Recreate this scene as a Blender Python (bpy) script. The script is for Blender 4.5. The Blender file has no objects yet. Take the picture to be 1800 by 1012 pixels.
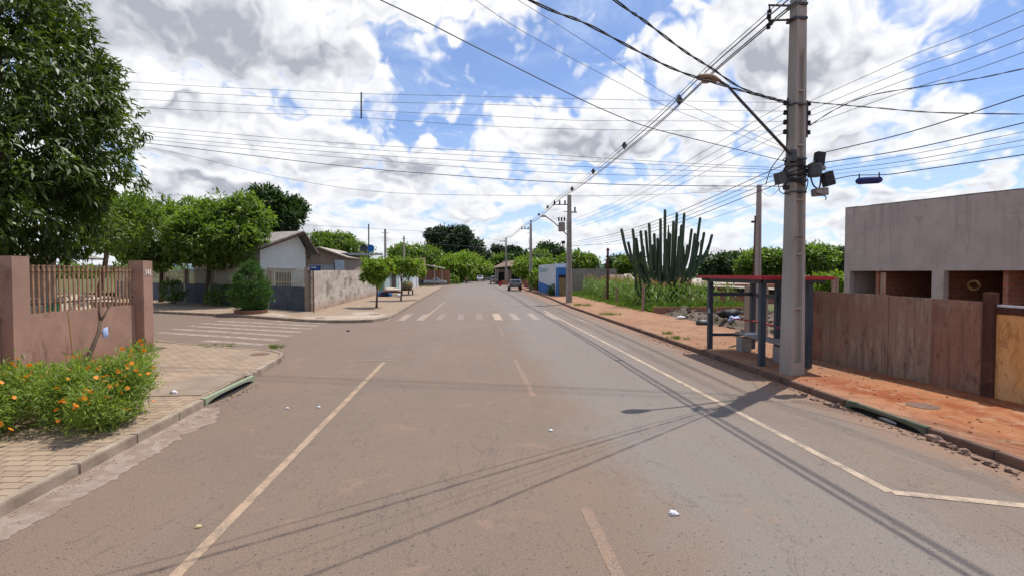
import bpy, bmesh, math, random
import numpy as np
from mathutils import Vector, Matrix, noise as mnoise
random.seed(7); RS = np.random.RandomState(11)
R = math.radians
sc = bpy.context.scene
COL = sc.collection

# ------------------------------------------------------------------ camera
CAM_H = 2.5
PITCH = math.atan(27 / 900.0); YAW = math.atan(71 / 900.0)
cd = bpy.data.cameras.new('camera'); cam = bpy.data.objects.new('camera', cd); COL.objects.link(cam)
cd.sensor_width = 36; cd.lens = 18; cd.clip_start = 0.05; cd.clip_end = 12000
cam.location = (0, 0, CAM_H); cam.rotation_euler = (math.pi / 2 - PITCH, 0, -YAW)
sc.camera = cam
# survey helper: the photograph's bearings turned into metres on a given distance / plane
_f = np.array([math.sin(YAW) * math.cos(PITCH), math.cos(YAW) * math.cos(PITCH), -math.sin(PITCH)])
_r = np.array([math.cos(YAW), -math.sin(YAW), 0.0]); _u = np.cross(_r, _f)
def ray(px, py): return _f + _r * (px - 900) / 900.0 - _u * (py - 506) / 900.0
def P(px, py, Y):
    d = ray(px, py); t = Y / d[1]; return (d[0] * t, Y, CAM_H + d[2] * t)
def PX(px, py, X):
    d = ray(px, py); t = X / d[0]; return (X, d[1] * t, CAM_H + d[2] * t)
def G(px, py, z=0.0):
    d = ray(px, py); t = (z - CAM_H) / d[2]; return (d[0] * t, d[1] * t, z)

# ------------------------------------------------------------------ light, sky, exposure
SUN_DIR = Vector((0.325, 0.285, 1.0)).normalized()
sl = bpy.data.lights.new('sun', 'SUN'); sun = bpy.data.objects.new('sun', sl); COL.objects.link(sun)
sl.energy = 4.1; sl.angle = R(0.5); sl.color = (1.0, 0.945, 0.86)
sun.rotation_euler = SUN_DIR.to_track_quat('Z', 'Y').to_euler()
sun.location = (20, 20, 60)
sc.view_settings.view_transform = 'Standard'; sc.view_settings.look = 'None'
sc.view_settings.exposure = 0.18; sc.view_settings.gamma = 1.0

W = bpy.data.worlds.new('World'); sc.world = W; W.use_nodes = True
class NT:
    """tiny node-tree writer"""
    def __init__(s, tree): s.t = tree; s.n = tree.nodes; s.l = tree.links
    def new(s, typ, **kw):
        nd = s.n.new(typ)
        for k, v in kw.items(): setattr(nd, k, v)
        return nd
    def put(s, sock, v):
        if isinstance(v, bpy.types.NodeSocket): s.l.new(v, sock)
        elif v is not None: sock.default_value = v
    def m(s, op, a, b=None, c=None, clamp=False):
        nd = s.new('ShaderNodeMath', operation=op, use_clamp=clamp)
        s.put(nd.inputs[0], a); s.put(nd.inputs[1], b)
        if c is not None: s.put(nd.inputs[2], c)
        return nd.outputs[0]
    def v(s, op, a, b=None, c=None):
        nd = s.new('ShaderNodeVectorMath', operation=op)
        s.put(nd.inputs[0], a)
        if b is not None: s.put(nd.inputs[1], b)
        if c is not None: s.put(nd.inputs[2], c)
        return nd.outputs['Value'] if op in ('LENGTH', 'DOT_PRODUCT', 'DISTANCE') else nd.outputs[0]
    def rng(s, val, a, b, c=0.0, d=1.0, smooth=False):
        nd = s.new('ShaderNodeMapRange'); nd.interpolation_type = 'SMOOTHSTEP' if smooth else 'LINEAR'
        nd.clamp = True
        s.put(nd.inputs['Value'], val)
        for i, x in zip((1, 2, 3, 4), (a, b, c, d)): s.put(nd.inputs[i], x)
        return nd.outputs[0]
    def mix(s, fac, a, b, mode='MIX'):
        nd = s.new('ShaderNodeMix', data_type='RGBA', blend_type=mode)
        s.put(nd.inputs[0], fac); s.put(nd.inputs[6], a); s.put(nd.inputs[7], b)
        return nd.outputs[2]
    def noise(s, vec, scale, detail=4, rough=0.55, dist=0.0, dim='3D', w=None):
        nd = s.new('ShaderNodeTexNoise', noise_dimensions=dim)
        if vec is not None: s.put(nd.inputs['Vector'], vec)
        nd.inputs['Scale'].default_value = scale; nd.inputs['Detail'].default_value = detail
        nd.inputs['Roughness'].default_value = rough; nd.inputs['Distortion'].default_value = dist
        return nd.outputs['Fac']

def rgb(r, g, b):  # sRGB 0..255 -> linear
    f = lambda c: (c / 12.92 if c <= 0.04045 else ((c + 0.055) / 1.055) ** 2.4)
    return (f(r / 255.0), f(g / 255.0), f(b / 255.0), 1.0)

def azel(px, py):
    d = ray(px, py); d = d / np.linalg.norm(d)
    return math.atan2(d[0], d[1]), math.asin(d[2])

def build_world():
    # cloud cover as a function of direction (azimuth, elevation); all textures two-dimensional to stay cheap
    T = NT(W.node_tree); T.n.clear()
    tc = T.new('ShaderNodeTexCoord'); D = tc.outputs['Generated']
    sp = T.new('ShaderNodeSeparateXYZ'); T.put(sp.inputs[0], D)
    az = T.m('ARCTAN2', sp.outputs[0], sp.outputs[1])
    el = T.m('ARCSINE', T.m('MINIMUM', T.m('MAXIMUM', sp.outputs[2], -1.0), 1.0))
    cb = T.new('ShaderNodeCombineXYZ'); T.put(cb.inputs[0], az)
    T.put(cb.inputs[1], T.m('MULTIPLY', T.m('LOGARITHM', T.m('ADD', T.m('MAXIMUM', el, 0.0), 0.20), 2.718), 0.62))
    pv = cb.outputs[0]                      # clouds get smaller and flatter near the horizon
    cp = T.new('ShaderNodeCombineXYZ'); T.put(cp.inputs[0], az); T.put(cp.inputs[1], el); base = cp.outputs[0]
    def tex(vec, scale, detail, rough=0.55, dist=0.0, out='Fac'):
        nd = T.new('ShaderNodeTexNoise', noise_dimensions='2D'); T.put(nd.inputs['Vector'], vec); nd.inputs['Scale'].default_value = scale
        nd.inputs['Detail'].default_value = detail; nd.inputs['Roughness'].default_value = rough; nd.inputs['Distortion'].default_value = dist; return nd.outputs[out]
    def vor(vec, scale):
        nd = T.new('ShaderNodeTexVoronoi', feature='F1', voronoi_dimensions='2D'); T.put(nd.inputs['Vector'], vec); nd.inputs['Scale'].default_value = scale
        nd.inputs['Detail'].default_value = 2.0; nd.inputs['Roughness'].default_value = 0.55; return nd.outputs['Distance']
    wc = tex(pv, 6.0, 3, out='Color')
    wv = T.v('SCALE', T.v('SUBTRACT', wc, (0.5, 0.5, 0.5))); wv.node.inputs['Scale'].default_value = 0.16
    wf = tex(pv, 26.0, 3, out='Color')
    wv2 = T.v('SCALE', T.v('SUBTRACT', wf, (0.5, 0.5, 0.5))); wv2.node.inputs['Scale'].default_value = 0.035
    pos = T.v('ADD', T.v('ADD', base, wv), wv2)
    def field(blobs, start=None, soft=0.10, slope=0.78):
        cur = start
        for (px, py, rx, ry, st) in blobs:
            a, e = azel(px, py); ra = (azel(px + rx, py)[0] - azel(px - rx, py)[0]) / 2; re = (azel(px, py - ry)[1] - azel(px, py + ry)[1]) / 2
            d = T.v('MULTIPLY', T.v('SUBTRACT', pos, (a, e, 0)), (1 / ra, 1 / re, 0))
            q = T.m('SUBTRACT', st, T.m('MULTIPLY', T.v('LENGTH', d), slope))
            cur = q if cur is None else T.m('SMOOTH_MAX', cur, q, soft)
        return cur
    white = [(400, 60, 330, 120, 1.2), (200, 100, 190, 110, 1.0), (700, 5, 250, 62, 1.1), (580, 150, 110, 50, .95), (800, 70, 80, 45, .6),
        (350, 245, 230, 85, 1.15), (540, 270, 190, 90, 1.15), (610, 168, 55, 42, .9), (760, 285, 130, 55, 1.1), (330, 330, 260, 60, 1.05),
        (775, 225, 26, 26, .85), (985, 230, 135, 62, 1.2), (968, 168, 48, 32, .95), (1120, 205, 150, 58, 1.15), (1200, 235, 120, 45, 1.1),
        (1380, 100, 250, 100, 1.2), (1510, 75, 130, 85, 1.1), (1260, 30, 120, 70, .9), (1580, 85, 70, 48, .95), (1200, 95, 60, 60, .75),
        (1440, 230, 180, 66, 1.15), (1610, 222, 130, 40, 1.0), (1260, 285, 120, 50, 1.05), (1720, 310, 200, 40, .95), (1560, 375, 260, 46, .95),
        (860, 345, 100, 40, 1.0), (660, 345, 190, 44, 1.1), (1060, 345, 150, 46, 1.0), (500, 400, 420, 60, .95), (1100, 420, 420, 50, .85), (80, 250, 220, 220, .9)]
    cur = T.m('MAXIMUM', field(white), -0.6)
    away = T.m('MAXIMUM', T.rng(T.m('ABSOLUTE', T.m('SUBTRACT', az, YAW)), 0.85, 1.0), T.rng(el, 0.52, 0.72))
    big = T.m('ADD', T.m('MULTIPLY', T.m('SUBTRACT', T.noise(D, 2.4, 2), 0.5), 3.2), 0.15)
    cur = T.m('ADD', T.m('MULTIPLY', cur, T.m('SUBTRACT', 1.0, away)), T.m('MULTIPLY', away, big))
    lowb = T.m('ADD', T.rng(el, 0.02, 0.22, 0.62, -0.05), T.m('MULTIPLY', T.m('SUBTRACT', tex(pv, 9, 3), 0.5), 1.9))
    cur = T.m('MAXIMUM', cur, lowb)
    n1 = tex(pv, 10.0, 8, 0.56, 0.0)
    off = T.v('ADD', pv, (0.008, 0.022, 0.0)); na = tex(pv, 10.0, 4, 0.5, 0.0); n2 = tex(off, 10.0, 4, 0.5, 0.0)
    v1 = vor(T.v('ADD', pv, wv), 15.0); v2 = vor(T.v('ADD', off, wv), 15.0)
    dens = T.m('ADD', T.m('ADD', cur, T.m('MULTIPLY', T.m('SUBTRACT', n1, 0.5), 0.95)), T.m('MULTIPLY', T.m('SUBTRACT', 0.40, v1), 0.55))
    mask = T.rng(dens, -0.06, 0.36, smooth=True)
    grey = [(330, 60, 260, 90, 1.0), (560, 105, 110, 48, .9), (250, 262, 120, 30, .75), (430, 330, 230, 26, .75), (690, 310, 130, 28, .95), (560, 250, 60, 25, .5), (1060, 250, 150, 30, 1.0),
        (1380, 120, 170, 52, .85), (1290, 165, 90, 30, .7), (1480, 262, 150, 22, .85), (1270, 318, 90, 18, .7), (1600, 330, 150, 16, .6), (850, 372, 150, 18, .6), (520, 372, 150, 18, .6), (300, 200, 80, 22, .5), (90, 120, 130, 120, 1.0)]
    gr = T.m('MAXIMUM', field(grey, None, 0.15, 0.85), -0.3)
    gr = T.m('ADD', T.m('MULTIPLY', gr, T.m('SUBTRACT', 1.0, away)), T.m('MULTIPLY', away, T.m('MULTIPLY', big, 0.7)))
    relief = T.m('ADD', T.m('MULTIPLY', T.m('SUBTRACT', n2, na), 1.2), T.m('ADD', T.m('MULTIPLY', T.m('SUBTRACT', v1, v2), 0.65), T.m('MULTIPLY', T.m('SUBTRACT', n1, 0.5), 0.35)))
    thick = T.m('ADD', T.rng(dens, 0.25, 1.2, 0.0, 0.20), T.rng(tex(pv, 5.0, 4, 0.5), 0.45, 0.70, 0.0, 0.22, smooth=True))
    lowg = T.rng(el, 0.03, 0.24, 0.26, 0.0)
    sh = T.m('ADD', T.m('ADD', T.m('MULTIPLY', T.rng(gr, -0.15, 0.85, smooth=True), 0.95), relief), T.m('ADD', thick, lowg), clamp=True)
    # the underside is grey only where the cloud is thick
    sh = T.m('MULTIPLY', sh, T.rng(dens, 0.15, 0.55, 0.15, 1.0))
    ccol = T.mix(sh, (0.91, 0.915, 0.94, 1), (0.40, 0.425, 0.49, 1))
    sky = T.new('ShaderNodeTexSky', sky_type='NISHITA'); sky.sun_disc = False
    sky.sun_elevation = math.asin(SUN_DIR.z); sky.sun_rotation = math.atan2(SUN_DIR.x, SUN_DIR.y)
    sky.altitude = 600; sky.air_density = 1.0; sky.dust_density = 0.4; sky.ozone_density = 2.0
    sk = T.v('MULTIPLY', sky.outputs[0], (0.105, 0.113, 0.136))
    veil = T.rng(tex(T.v('MULTIPLY', pv, (1.0, 2.6, 1)), 4.0, 5, 0.6, 0.6), 0.40, 0.80, 0.10, 0.55, smooth=True)
    hz = T.rng(el, 0.0, 0.32, 0.60, 0.0, smooth=True)
    blue = T.mix(T.m('MAXIMUM', veil, hz), sk, (0.62, 0.74, 0.96, 1))
    fin = T.mix(mask, blue, ccol)
    bg = T.new('ShaderNodeBackground'); T.put(bg.inputs['Color'], fin); bg.inputs['Strength'].default_value = 1.0
    out = T.new('ShaderNodeOutputWorld'); T.l.new(bg.outputs[0], out.inputs[0])
    W.cycles.sampling_method = 'MANUAL'; W.cycles.sample_map_resolution = 256
build_world()
sc.cycles.max_bounces = 5; sc.cycles.transparent_max_bounces = 12; sc.cycles.diffuse_bounces = 3

# ------------------------------------------------------------------ materials
def new_mat(name):
    m = bpy.data.materials.new(name); m.use_nodes = True
    T = NT(m.node_tree); T.n.clear()
    b = T.new('ShaderNodeBsdfPrincipled'); o = T.new('ShaderNodeOutputMaterial'); T.l.new(b.outputs[0], o.inputs[0])
    return m, T, b, o
def gpos(T, sc_=(1, 1, 1)):
    g = T.new('ShaderNodeNewGeometry'); return T.v('MULTIPLY', g.outputs['Position'], sc_)
def opos(T, sc_=(1, 1, 1)):
    g = T.new('ShaderNodeTexCoord'); return T.v('MULTIPLY', g.outputs['Object'], sc_)
def bump(T, b, h, strength=0.3, dist=0.02):
    n = T.new('ShaderNodeBump'); n.inputs['Strength'].default_value = strength; n.inputs['Distance'].default_value = dist
    T.put(n.inputs['Height'], h); T.l.new(n.outputs[0], b.inputs['Normal'])
_mc = {}
def mat(name, c, c2=None, rough=0.8, scale=3.0, stretch=(1, 1, 1), bmp=0.25, metal=0.0, spec=0.3, fine=40, coat=0.0, bd=0.01):
    """mottled surface: two colours of the thing itself, fine grain, bump"""
    if name in _mc: return _mc[name]
    m, T, b, o = new_mat(name)
    if c2 is None: c2 = tuple(x * 0.78 for x in c[:3]) + (1,)
    p = gpos(T, stretch)
    n = T.noise(p, scale, 6, 0.6, 0.3); f = T.noise(p, fine, 3, 0.6)
    k = T.rng(T.m('ADD', T.m('MULTIPLY', n, 0.75), T.m('MULTIPLY', f, 0.25)), 0.36, 0.64)
    T.put(b.inputs['Base Color'], T.mix(k, c, c2))
    b.inputs['Roughness'].default_value = rough; b.inputs['Metallic'].default_value = metal
    b.inputs['Specular IOR Level'].default_value = spec; b.inputs['Coat Weight'].default_value = coat
    if bmp: bump(T, b, T.m('ADD', n, f), bmp, bd)
    _mc[name] = m; return m

def asphalt_nodes(T, b):
    p = gpos(T); sp = T.new('ShaderNodeSeparateXYZ'); T.put(sp.inputs[0], p)
    X, Y = sp.outputs[0], sp.outputs[1]
    big = T.noise(p, 0.35, 5, 0.6, 0.4)
    streak = T.noise(T.v('MULTIPLY', p, (1.6, 0.08, 1)), 1.3, 5, 0.6)
    # dust brown on the left half, worn grey wheel tracks on the right lane and far away
    Xw = T.m('ADD', X, T.m('MULTIPLY', T.m('SUBTRACT', big, 0.5), 3.2))
    grey = T.m('MULTIPLY', T.rng(Xw, 1.3, 2.3, smooth=True), T.rng(Xw, 4.4, 5.4, 1.0, 0.35, smooth=True))
    far = T.rng(Y, 12, 60, 0.0, 0.85)
    far = T.m('MULTIPLY', far, T.rng(X, -5.0, -2.0, 0.35, 1.0))
    k = T.m('MAXIMUM', T.m('MULTIPLY', grey, 0.95), far)
    k = T.m('ADD', k, T.m('MULTIPLY', T.m('SUBTRACT', streak, 0.5), 0.9), clamp=True)
    brown = T.mix(T.rng(big, 0.35, 0.65), (0.235, 0.165, 0.118, 1), (0.195, 0.145, 0.11, 1))
    col = T.mix(k, brown, (0.235, 0.203, 0.178, 1))
    ed = T.rng(T.m('ADD', X, T.m('MULTIPLY', T.m('SUBTRACT', T.noise(p, 1.1, 5), 0.5), 1.4)), -2.6, -4.6, 0.0, 0.5, smooth=True)
    col = T.mix(ed, col, (0.235, 0.155, 0.112, 1))
    ed2 = T.rng(T.m('ADD', X, T.m('MULTIPLY', T.m('SUBTRACT', T.noise(p, 1.7, 6, 0.7), 0.5), 1.9)), 5.95, 6.85, 0.0, 0.88, smooth=True)
    col = T.mix(ed2, col, (0.31, 0.175, 0.105, 1))
    # aggregate
    sm = T.noise(p, 28, 4, 0.75); gr = T.noise(p, 85, 3, 0.7)
    col = T.mix(T.rng(sm, 0.40, 0.62, 0.0, 0.38), col, T.mix(0.75, col, (0.5, 0.44, 0.40, 1), 'MULTIPLY'))
    col = T.mix(T.rng(gr, 0.50, 0.66, 0.0, 0.55), col, (0.38, 0.32, 0.275, 1))
    col = T.mix(T.rng(gr, 0.46, 0.32, 0.0, 0.80), col, (0.06, 0.048, 0.042, 1))
    gouge = T.noise(T.v('MULTIPLY', p, (1.0, 0.5, 1)), 2.4, 6, 0.7, 0.5)
    col = T.mix(T.rng(gouge, 0.60, 0.72, 0.0, 0.28, smooth=True), col, (0.09, 0.075, 0.066, 1))
    vo = T.new('ShaderNodeTexVoronoi'); T.put(vo.inputs['Vector'], p); vo.inputs['Scale'].default_value = 17
    pit = T.rng(vo.outputs['Distance'], 0.22, 0.14); pit = T.m('MULTIPLY', pit, T.rng(T.noise(p, 7, 2), 0.47, 0.53))
    col = T.mix(T.m('MULTIPLY', pit, 0.72), col, (0.05, 0.04, 0.036, 1))
    # dust patches and old tar seams
    du = T.rng(T.noise(T.v('MULTIPLY', p, (1, 1.6, 1)), 1.0, 6, 0.65, 0.8), 0.58, 0.70, 0, 0.60, smooth=True)
    col = T.mix(du, col, (0.30, 0.20, 0.145, 1))
    tar = T.noise(T.v('MULTIPLY', p, (1.0, 0.30, 1)), 0.8, 5, 0.6, 1.0)
    seam = T.rng(T.m('ABSOLUTE', T.m('SUBTRACT', tar, 0.5)), 0.0, 0.005, 0.38, 0.0)
    col = T.mix(seam, col, (0.08, 0.065, 0.06, 1))
    h = T.m('ADD', T.m('MULTIPLY', sm, 0.6), gr)
    bump(T, b, h, 0.4, 0.006)
    b.inputs['Roughness'].default_value = 0.82; b.inputs['Specular IOR Level'].default_value = 0.35
    return p, col
def road_mat():
    m, T, b, o = new_mat('asphalt'); p, c = asphalt_nodes(T, b); T.put(b.inputs['Base Color'], T.mix(1.0, c, (0.88, 0.86, 0.84, 1), 'MULTIPLY')); return m
def paint_mat(name, paint, wear):
    m, T, b, o = new_mat(name); p, c = asphalt_nodes(T, b)
    w = T.m('ADD', T.m('MULTIPLY', T.noise(p, 3.2, 6, 0.7, 0.5), 0.6), T.m('MULTIPLY', T.noise(p, 45, 4, 0.7), 0.4))
    k = T.rng(w, wear - 0.07, wear + 0.07)
    T.put(b.inputs['Base Color'], T.mix(T.m('MULTIPLY', k, 0.92), paint, c)); return m
M_road = road_mat()
M_line = paint_mat('worn_cream_paint', (0.47, 0.36, 0.26, 1), 0.52)
M_lineL = paint_mat('worn_dusty_paint', (0.39, 0.275, 0.18, 1), 0.53)
M_zebra = paint_mat('worn_white_paint', (0.42, 0.34, 0.275, 1), 0.48)
M_zebra_old = paint_mat('faint_white_paint', (0.34, 0.285, 0.245, 1), 0.42)
M_orange = paint_mat('faded_orange_paint', (0.31, 0.185, 0.115, 1), 0.445)

def paver_mat():
    m, T, b, o = new_mat('concrete_pavers')
    g = T.new('ShaderNodeNewGeometry')
    rot = T.new('ShaderNodeVectorRotate'); rot.rotation_type = 'Z_AXIS'; T.put(rot.inputs['Vector'], g.outputs['Position']); rot.inputs['Angle'].default_value = R(4)
    p = rot.outputs[0]
    br = T.new('ShaderNodeTexBrick'); wob = T.new('ShaderNodeTexNoise'); T.put(wob.inputs['Vector'], p); wob.inputs['Scale'].default_value = 2.0
    ws = T.v('SCALE', T.v('SUBTRACT', wob.outputs['Color'], (.5, .5, .5))); ws.node.inputs['Scale'].default_value = 0.06
    T.put(br.inputs['Vector'], T.v('ADD', p, ws)); br.inputs['Scale'].default_value = 1.0
    br.inputs['Brick Width'].default_value = 0.30; br.inputs['Row Height'].default_value = 0.17; br.inputs['Mortar Size'].default_value = 0.012
    br.inputs['Mortar Smooth'].default_value = 0.4; br.inputs['Bias'].default_value = 0.0
    br.inputs['Color1'].default_value = (0.38, 0.285, 0.195, 1); br.inputs['Color2'].default_value = (0.30, 0.215, 0.15, 1); br.inputs['Mortar'].default_value = (0.15, 0.09, 0.058, 1)
    n = T.noise(p, 0.8, 6, 0.65, 0.5); f = T.noise(p, 60, 3)
    c = T.mix(T.rng(n, 0.5, 0.72, 0, 0.75, smooth=True), br.outputs['Color'], (0.42, 0.29, 0.19, 1))
    c = T.mix(T.rng(T.noise(p, 1.7, 4), 0.58, 0.75, 0, 0.6), c, (0.17, 0.13, 0.09, 1))
    c = T.mix(T.rng(f, 0.3, 0.7, 0, 0.4), c, T.mix(1.0, c, (0.62, 0.6, 0.58, 1), 'MULTIPLY'))
    T.put(b.inputs['Base Color'], c); b.inputs['Roughness'].default_value = 0.9
    bump(T, b, T.m('ADD', T.m('MULTIPLY', br.outputs['Fac'], -1.0), T.m('MULTIPLY', f, 0.25)), 0.6, 0.012)
    return m
M_paver = paver_mat()
def soil_mat(name, a, bb, c3, sc1=0.7):
    m, T, b, o = new_mat(name); p = gpos(T)
    n = T.noise(p, sc1, 7, 0.62, 0.6); n2 = T.noise(p, 3.1, 6, 0.6); f = T.noise(p, 45, 5, 0.7)
    c = T.mix(T.rng(n, 0.38, 0.60, smooth=True), a, bb)
    c = T.mix(T.rng(n2, 0.54, 0.70, 0, 0.7, smooth=True), c, c3)
    c = T.mix(T.rng(f, 0.3, 0.7, 0.0, 0.5), c, T.mix(1.0, c, (0.55, 0.52, 0.5, 1), 'MULTIPLY'))
    T.put(b.inputs['Base Color'], c); b.inputs['Roughness'].default_value = 0.95; b.inputs['Specular IOR Level'].default_value = 0.15
    bump(T, b, T.m('ADD', T.m('MULTIPLY', n2, 1.5), f), 0.7, 0.03)
    return m
def red_verge_mat():
    m, T, b, o = new_mat('red_earth_verge'); p = gpos(T); sp = T.new('ShaderNodeSeparateXYZ'); T.put(sp.inputs[0], p)
    n = T.noise(T.v('MULTIPLY', p, (1.0, 0.6, 1)), 0.9, 7, 0.62, 0.8); n2 = T.noise(p, 3.3, 6, 0.62); f = T.noise(p, 50, 5, 0.7)
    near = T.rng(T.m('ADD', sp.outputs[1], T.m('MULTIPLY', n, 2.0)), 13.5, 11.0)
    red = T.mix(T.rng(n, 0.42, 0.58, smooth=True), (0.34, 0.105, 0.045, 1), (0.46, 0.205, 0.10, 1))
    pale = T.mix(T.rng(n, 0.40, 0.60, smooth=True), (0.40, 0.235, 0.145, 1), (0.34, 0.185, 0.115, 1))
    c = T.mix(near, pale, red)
    c = T.mix(T.rng(n2, 0.55, 0.68, 0, 0.75, smooth=True), c, (0.49, 0.315, 0.20, 1))
    edge = T.m('MULTIPLY', near, T.rng(T.m('ADD', sp.outputs[0], T.m('MULTIPLY', n2, 1.0)), 8.2, 7.6))
    c = T.mix(T.m('MULTIPLY', edge, 0.55), c, (0.44, 0.28, 0.19, 1))
    c = T.mix(T.rng(T.noise(p, 2.1, 6, 0.7), 0.60, 0.68, 0, 0.5), c, (0.20, 0.075, 0.045, 1))
    c = T.mix(T.rng(f, 0.3, 0.7, 0.0, 0.45), c, T.mix(1.0, c, (0.6, 0.55, 0.5, 1), 'MULTIPLY'))
    T.put(b.inputs['Base Color'], c); b.inputs['Roughness'].default_value = 0.95; b.inputs['Specular IOR Level'].default_value = 0.12
    bump(T, b, T.m('ADD', T.m('MULTIPLY', n2, 1.5), f), 0.8, 0.035)
    return m
M_verge = red_verge_mat()
M_soil = soil_mat('bare_soil', (0.26, 0.16, 0.10, 1), (0.12, 0.13, 0.05, 1), (0.34, 0.23, 0.15, 1))
M_earth = soil_mat('grassy_earth', (0.10, 0.13, 0.045, 1), (0.16, 0.14, 0.07, 1), (0.07, 0.10, 0.03, 1), 0.12)
M_gutter = soil_mat('dusty_concrete_gutter', (0.40, 0.315, 0.26, 1), (0.30, 0.225, 0.175, 1), (0.46, 0.385, 0.34, 1), 3.4)
M_slab = soil_mat('pale_concrete_slab', (0.50, 0.42, 0.34, 1), (0.43, 0.33, 0.25, 1), (0.36, 0.25, 0.18, 1), 0.9)
M_kerb = mat('kerb_concrete', (0.40, 0.32, 0.25, 1), (0.22, 0.165, 0.12, 1), 0.9, 2.2, bmp=0.5)
M_kerb_red = mat('red_stained_kerb', (0.20, 0.115, 0.08, 1), (0.10, 0.065, 0.05, 1), 0.9, 2.5, bmp=0.5)
M_conc = mat('pole_concrete', (0.385, 0.345, 0.305, 1), (0.28, 0.245, 0.215, 1), 0.85, 1.6, (1, 1, 0.35), bmp=0.35, fine=70)
M_conc2 = mat('grey_concrete', (0.34, 0.33, 0.31, 1), (0.24, 0.225, 0.21, 1), 0.9, 2.0, bmp=0.4)
M_greenp = mat('green_painted_concrete', (0.22, 0.31, 0.20, 1), (0.34, 0.32, 0.23, 1), 0.8, 6, bmp=0.4)
M_darkgreen = mat('dark_green_painted_concrete', (0.07, 0.11, 0.07, 1), (0.16, 0.13, 0.09, 1), 0.8, 5, bmp=0.4)
M_openshade = mat('painted_opening_shade', (0.02, 0.018, 0.016, 1), (0.03, 0.025, 0.02, 1), 0.95, bmp=0)  # near-black colour standing in for the shade inside openings
def stain_wall(name, a, b_, stain, drip=0.5, thr=0.5, foot=None, st=(1, 1, 1), joints=False):
    m, T, b, o = new_mat(name); p = gpos(T, st); sp = T.new('ShaderNodeSeparateXYZ'); T.put(sp.inputs[0], p)
    n = T.noise(p, 1.3, 6, 0.6, 0.3)
    d = T.m('ADD', T.m('MULTIPLY', T.noise(T.v('MULTIPLY', p, (1.8, 1.8, 0.7)), 1.2, 7, 0.7, 1.0), 0.5), T.m('MULTIPLY', T.noise(p, 3.0, 7, 0.75, 0.8), 0.5))
    f = T.noise(p, 60, 3)
    c = T.mix(T.rng(n, 0.35, 0.65), a, b_)
    c = T.mix(T.rng(d, thr, thr + 0.12, 0, drip, smooth=True), c, stain)
    if joints:   # rain streaks from the top edge, ghost of the block courses under the render
        stk = T.noise(T.v('MULTIPLY', p, (4.5, 4.5, 0.22)), 1.6, 5, 0.65)
        c = T.mix(T.m('MULTIPLY', T.rng(stk, 0.50, 0.66, 0, 0.6, smooth=True), T.rng(sp.outputs[2], 2.6, 5.2, 0.15, 1.0)), c, stain)
        cb = T.new('ShaderNodeCombineXYZ'); T.put(cb.inputs[0], sp.outputs[1]); T.put(cb.inputs[1], sp.outputs[2])
        br = T.new('ShaderNodeTexBrick'); T.put(br.inputs['Vector'], cb.outputs[0]); br.inputs['Scale'].default_value = 1
        br.inputs['Brick Width'].default_value = 0.40; br.inputs['Row Height'].default_value = 0.20; br.inputs['Mortar Size'].default_value = 0.012; br.inputs['Mortar Smooth'].default_value = 1.0
        c = T.mix(T.m('MULTIPLY', br.outputs['Fac'], T.rng(T.noise(p, 1.1, 4), 0.42, 0.62, 0.0, 0.30)), c, stain)
    if foot: c = T.mix(T.m('MULTIPLY', T.rng(T.m('ADD', sp.outputs[2], T.m('MULTIPLY', n, 0.9)), 1.1, 0.5), 0.7), c, foot)
    T.put(b.inputs['Base Color'], c); b.inputs['Roughness'].default_value = 0.88; b.inputs['Specular IOR Level'].default_value = 0.2
    bump(T, b, T.m('ADD', n, f), 0.3, 0.01); return m
M_pink = stain_wall('terracotta_pink_render', (0.38, 0.235, 0.175, 1), (0.30, 0.18, 0.135, 1), (0.19, 0.105, 0.075, 1), 0.75, 0.52, (0.30, 0.14, 0.085, 1))
M_stained = stain_wall('mouldy_whitewash', (0.58, 0.52, 0.45, 1), (0.44, 0.37, 0.31, 1), (0.12, 0.09, 0.062, 1), 0.8, 0.485, (0.36, 0.20, 0.125, 1), st=(1, 0.30, 1))
M_greywall = stain_wall('blue_grey_wall_paint', (0.105, 0.12, 0.15, 1), (0.075, 0.085, 0.105, 1), (0.05, 0.05, 0.05, 1), 0.6, 0.5)
M_render = stain_wall('raw_cement_render', (0.47, 0.405, 0.365, 1), (0.385, 0.33, 0.30, 1), (0.24, 0.20, 0.18, 1), 0.6, 0.54, joints=True)
M_cream = stain_wall('cream_house_paint', (0.82, 0.78, 0.68, 1), (0.76, 0.72, 0.62, 1), (0.55, 0.50, 0.42, 1), 0.35, 0.6)
M_beige = stain_wall('beige_render', (0.34, 0.275, 0.22, 1), (0.29, 0.23, 0.185, 1), (0.17, 0.13, 0.10, 1), 0.5, 0.52)
M_blockwall = stain_wall('bare_block_wall', (0.27, 0.23, 0.20, 1), (0.21, 0.18, 0.155, 1), (0.12, 0.10, 0.085, 1), 0.5, 0.5)
M_white = stain_wall('weathered_white_paint', (0.62, 0.64, 0.66, 1), (0.52, 0.55, 0.58, 1), (0.30, 0.28, 0.26, 1), 0.4, 0.56)
M_blue = stain_wall('bright_blue_paint', (0.04, 0.14, 0.38, 1), (0.05, 0.17, 0.43, 1), (0.05, 0.09, 0.22, 1), 0.4, 0.56)
M_teal = stain_wall('pale_teal_paint', (0.34, 0.46, 0.46, 1), (0.28, 0.39, 0.40, 1), (0.16, 0.18, 0.17, 1), 0.4, 0.56)
M_olive = mat('olive_door_paint', (0.19, 0.15, 0.07, 1), None, 0.6)
M_brick = None
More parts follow.
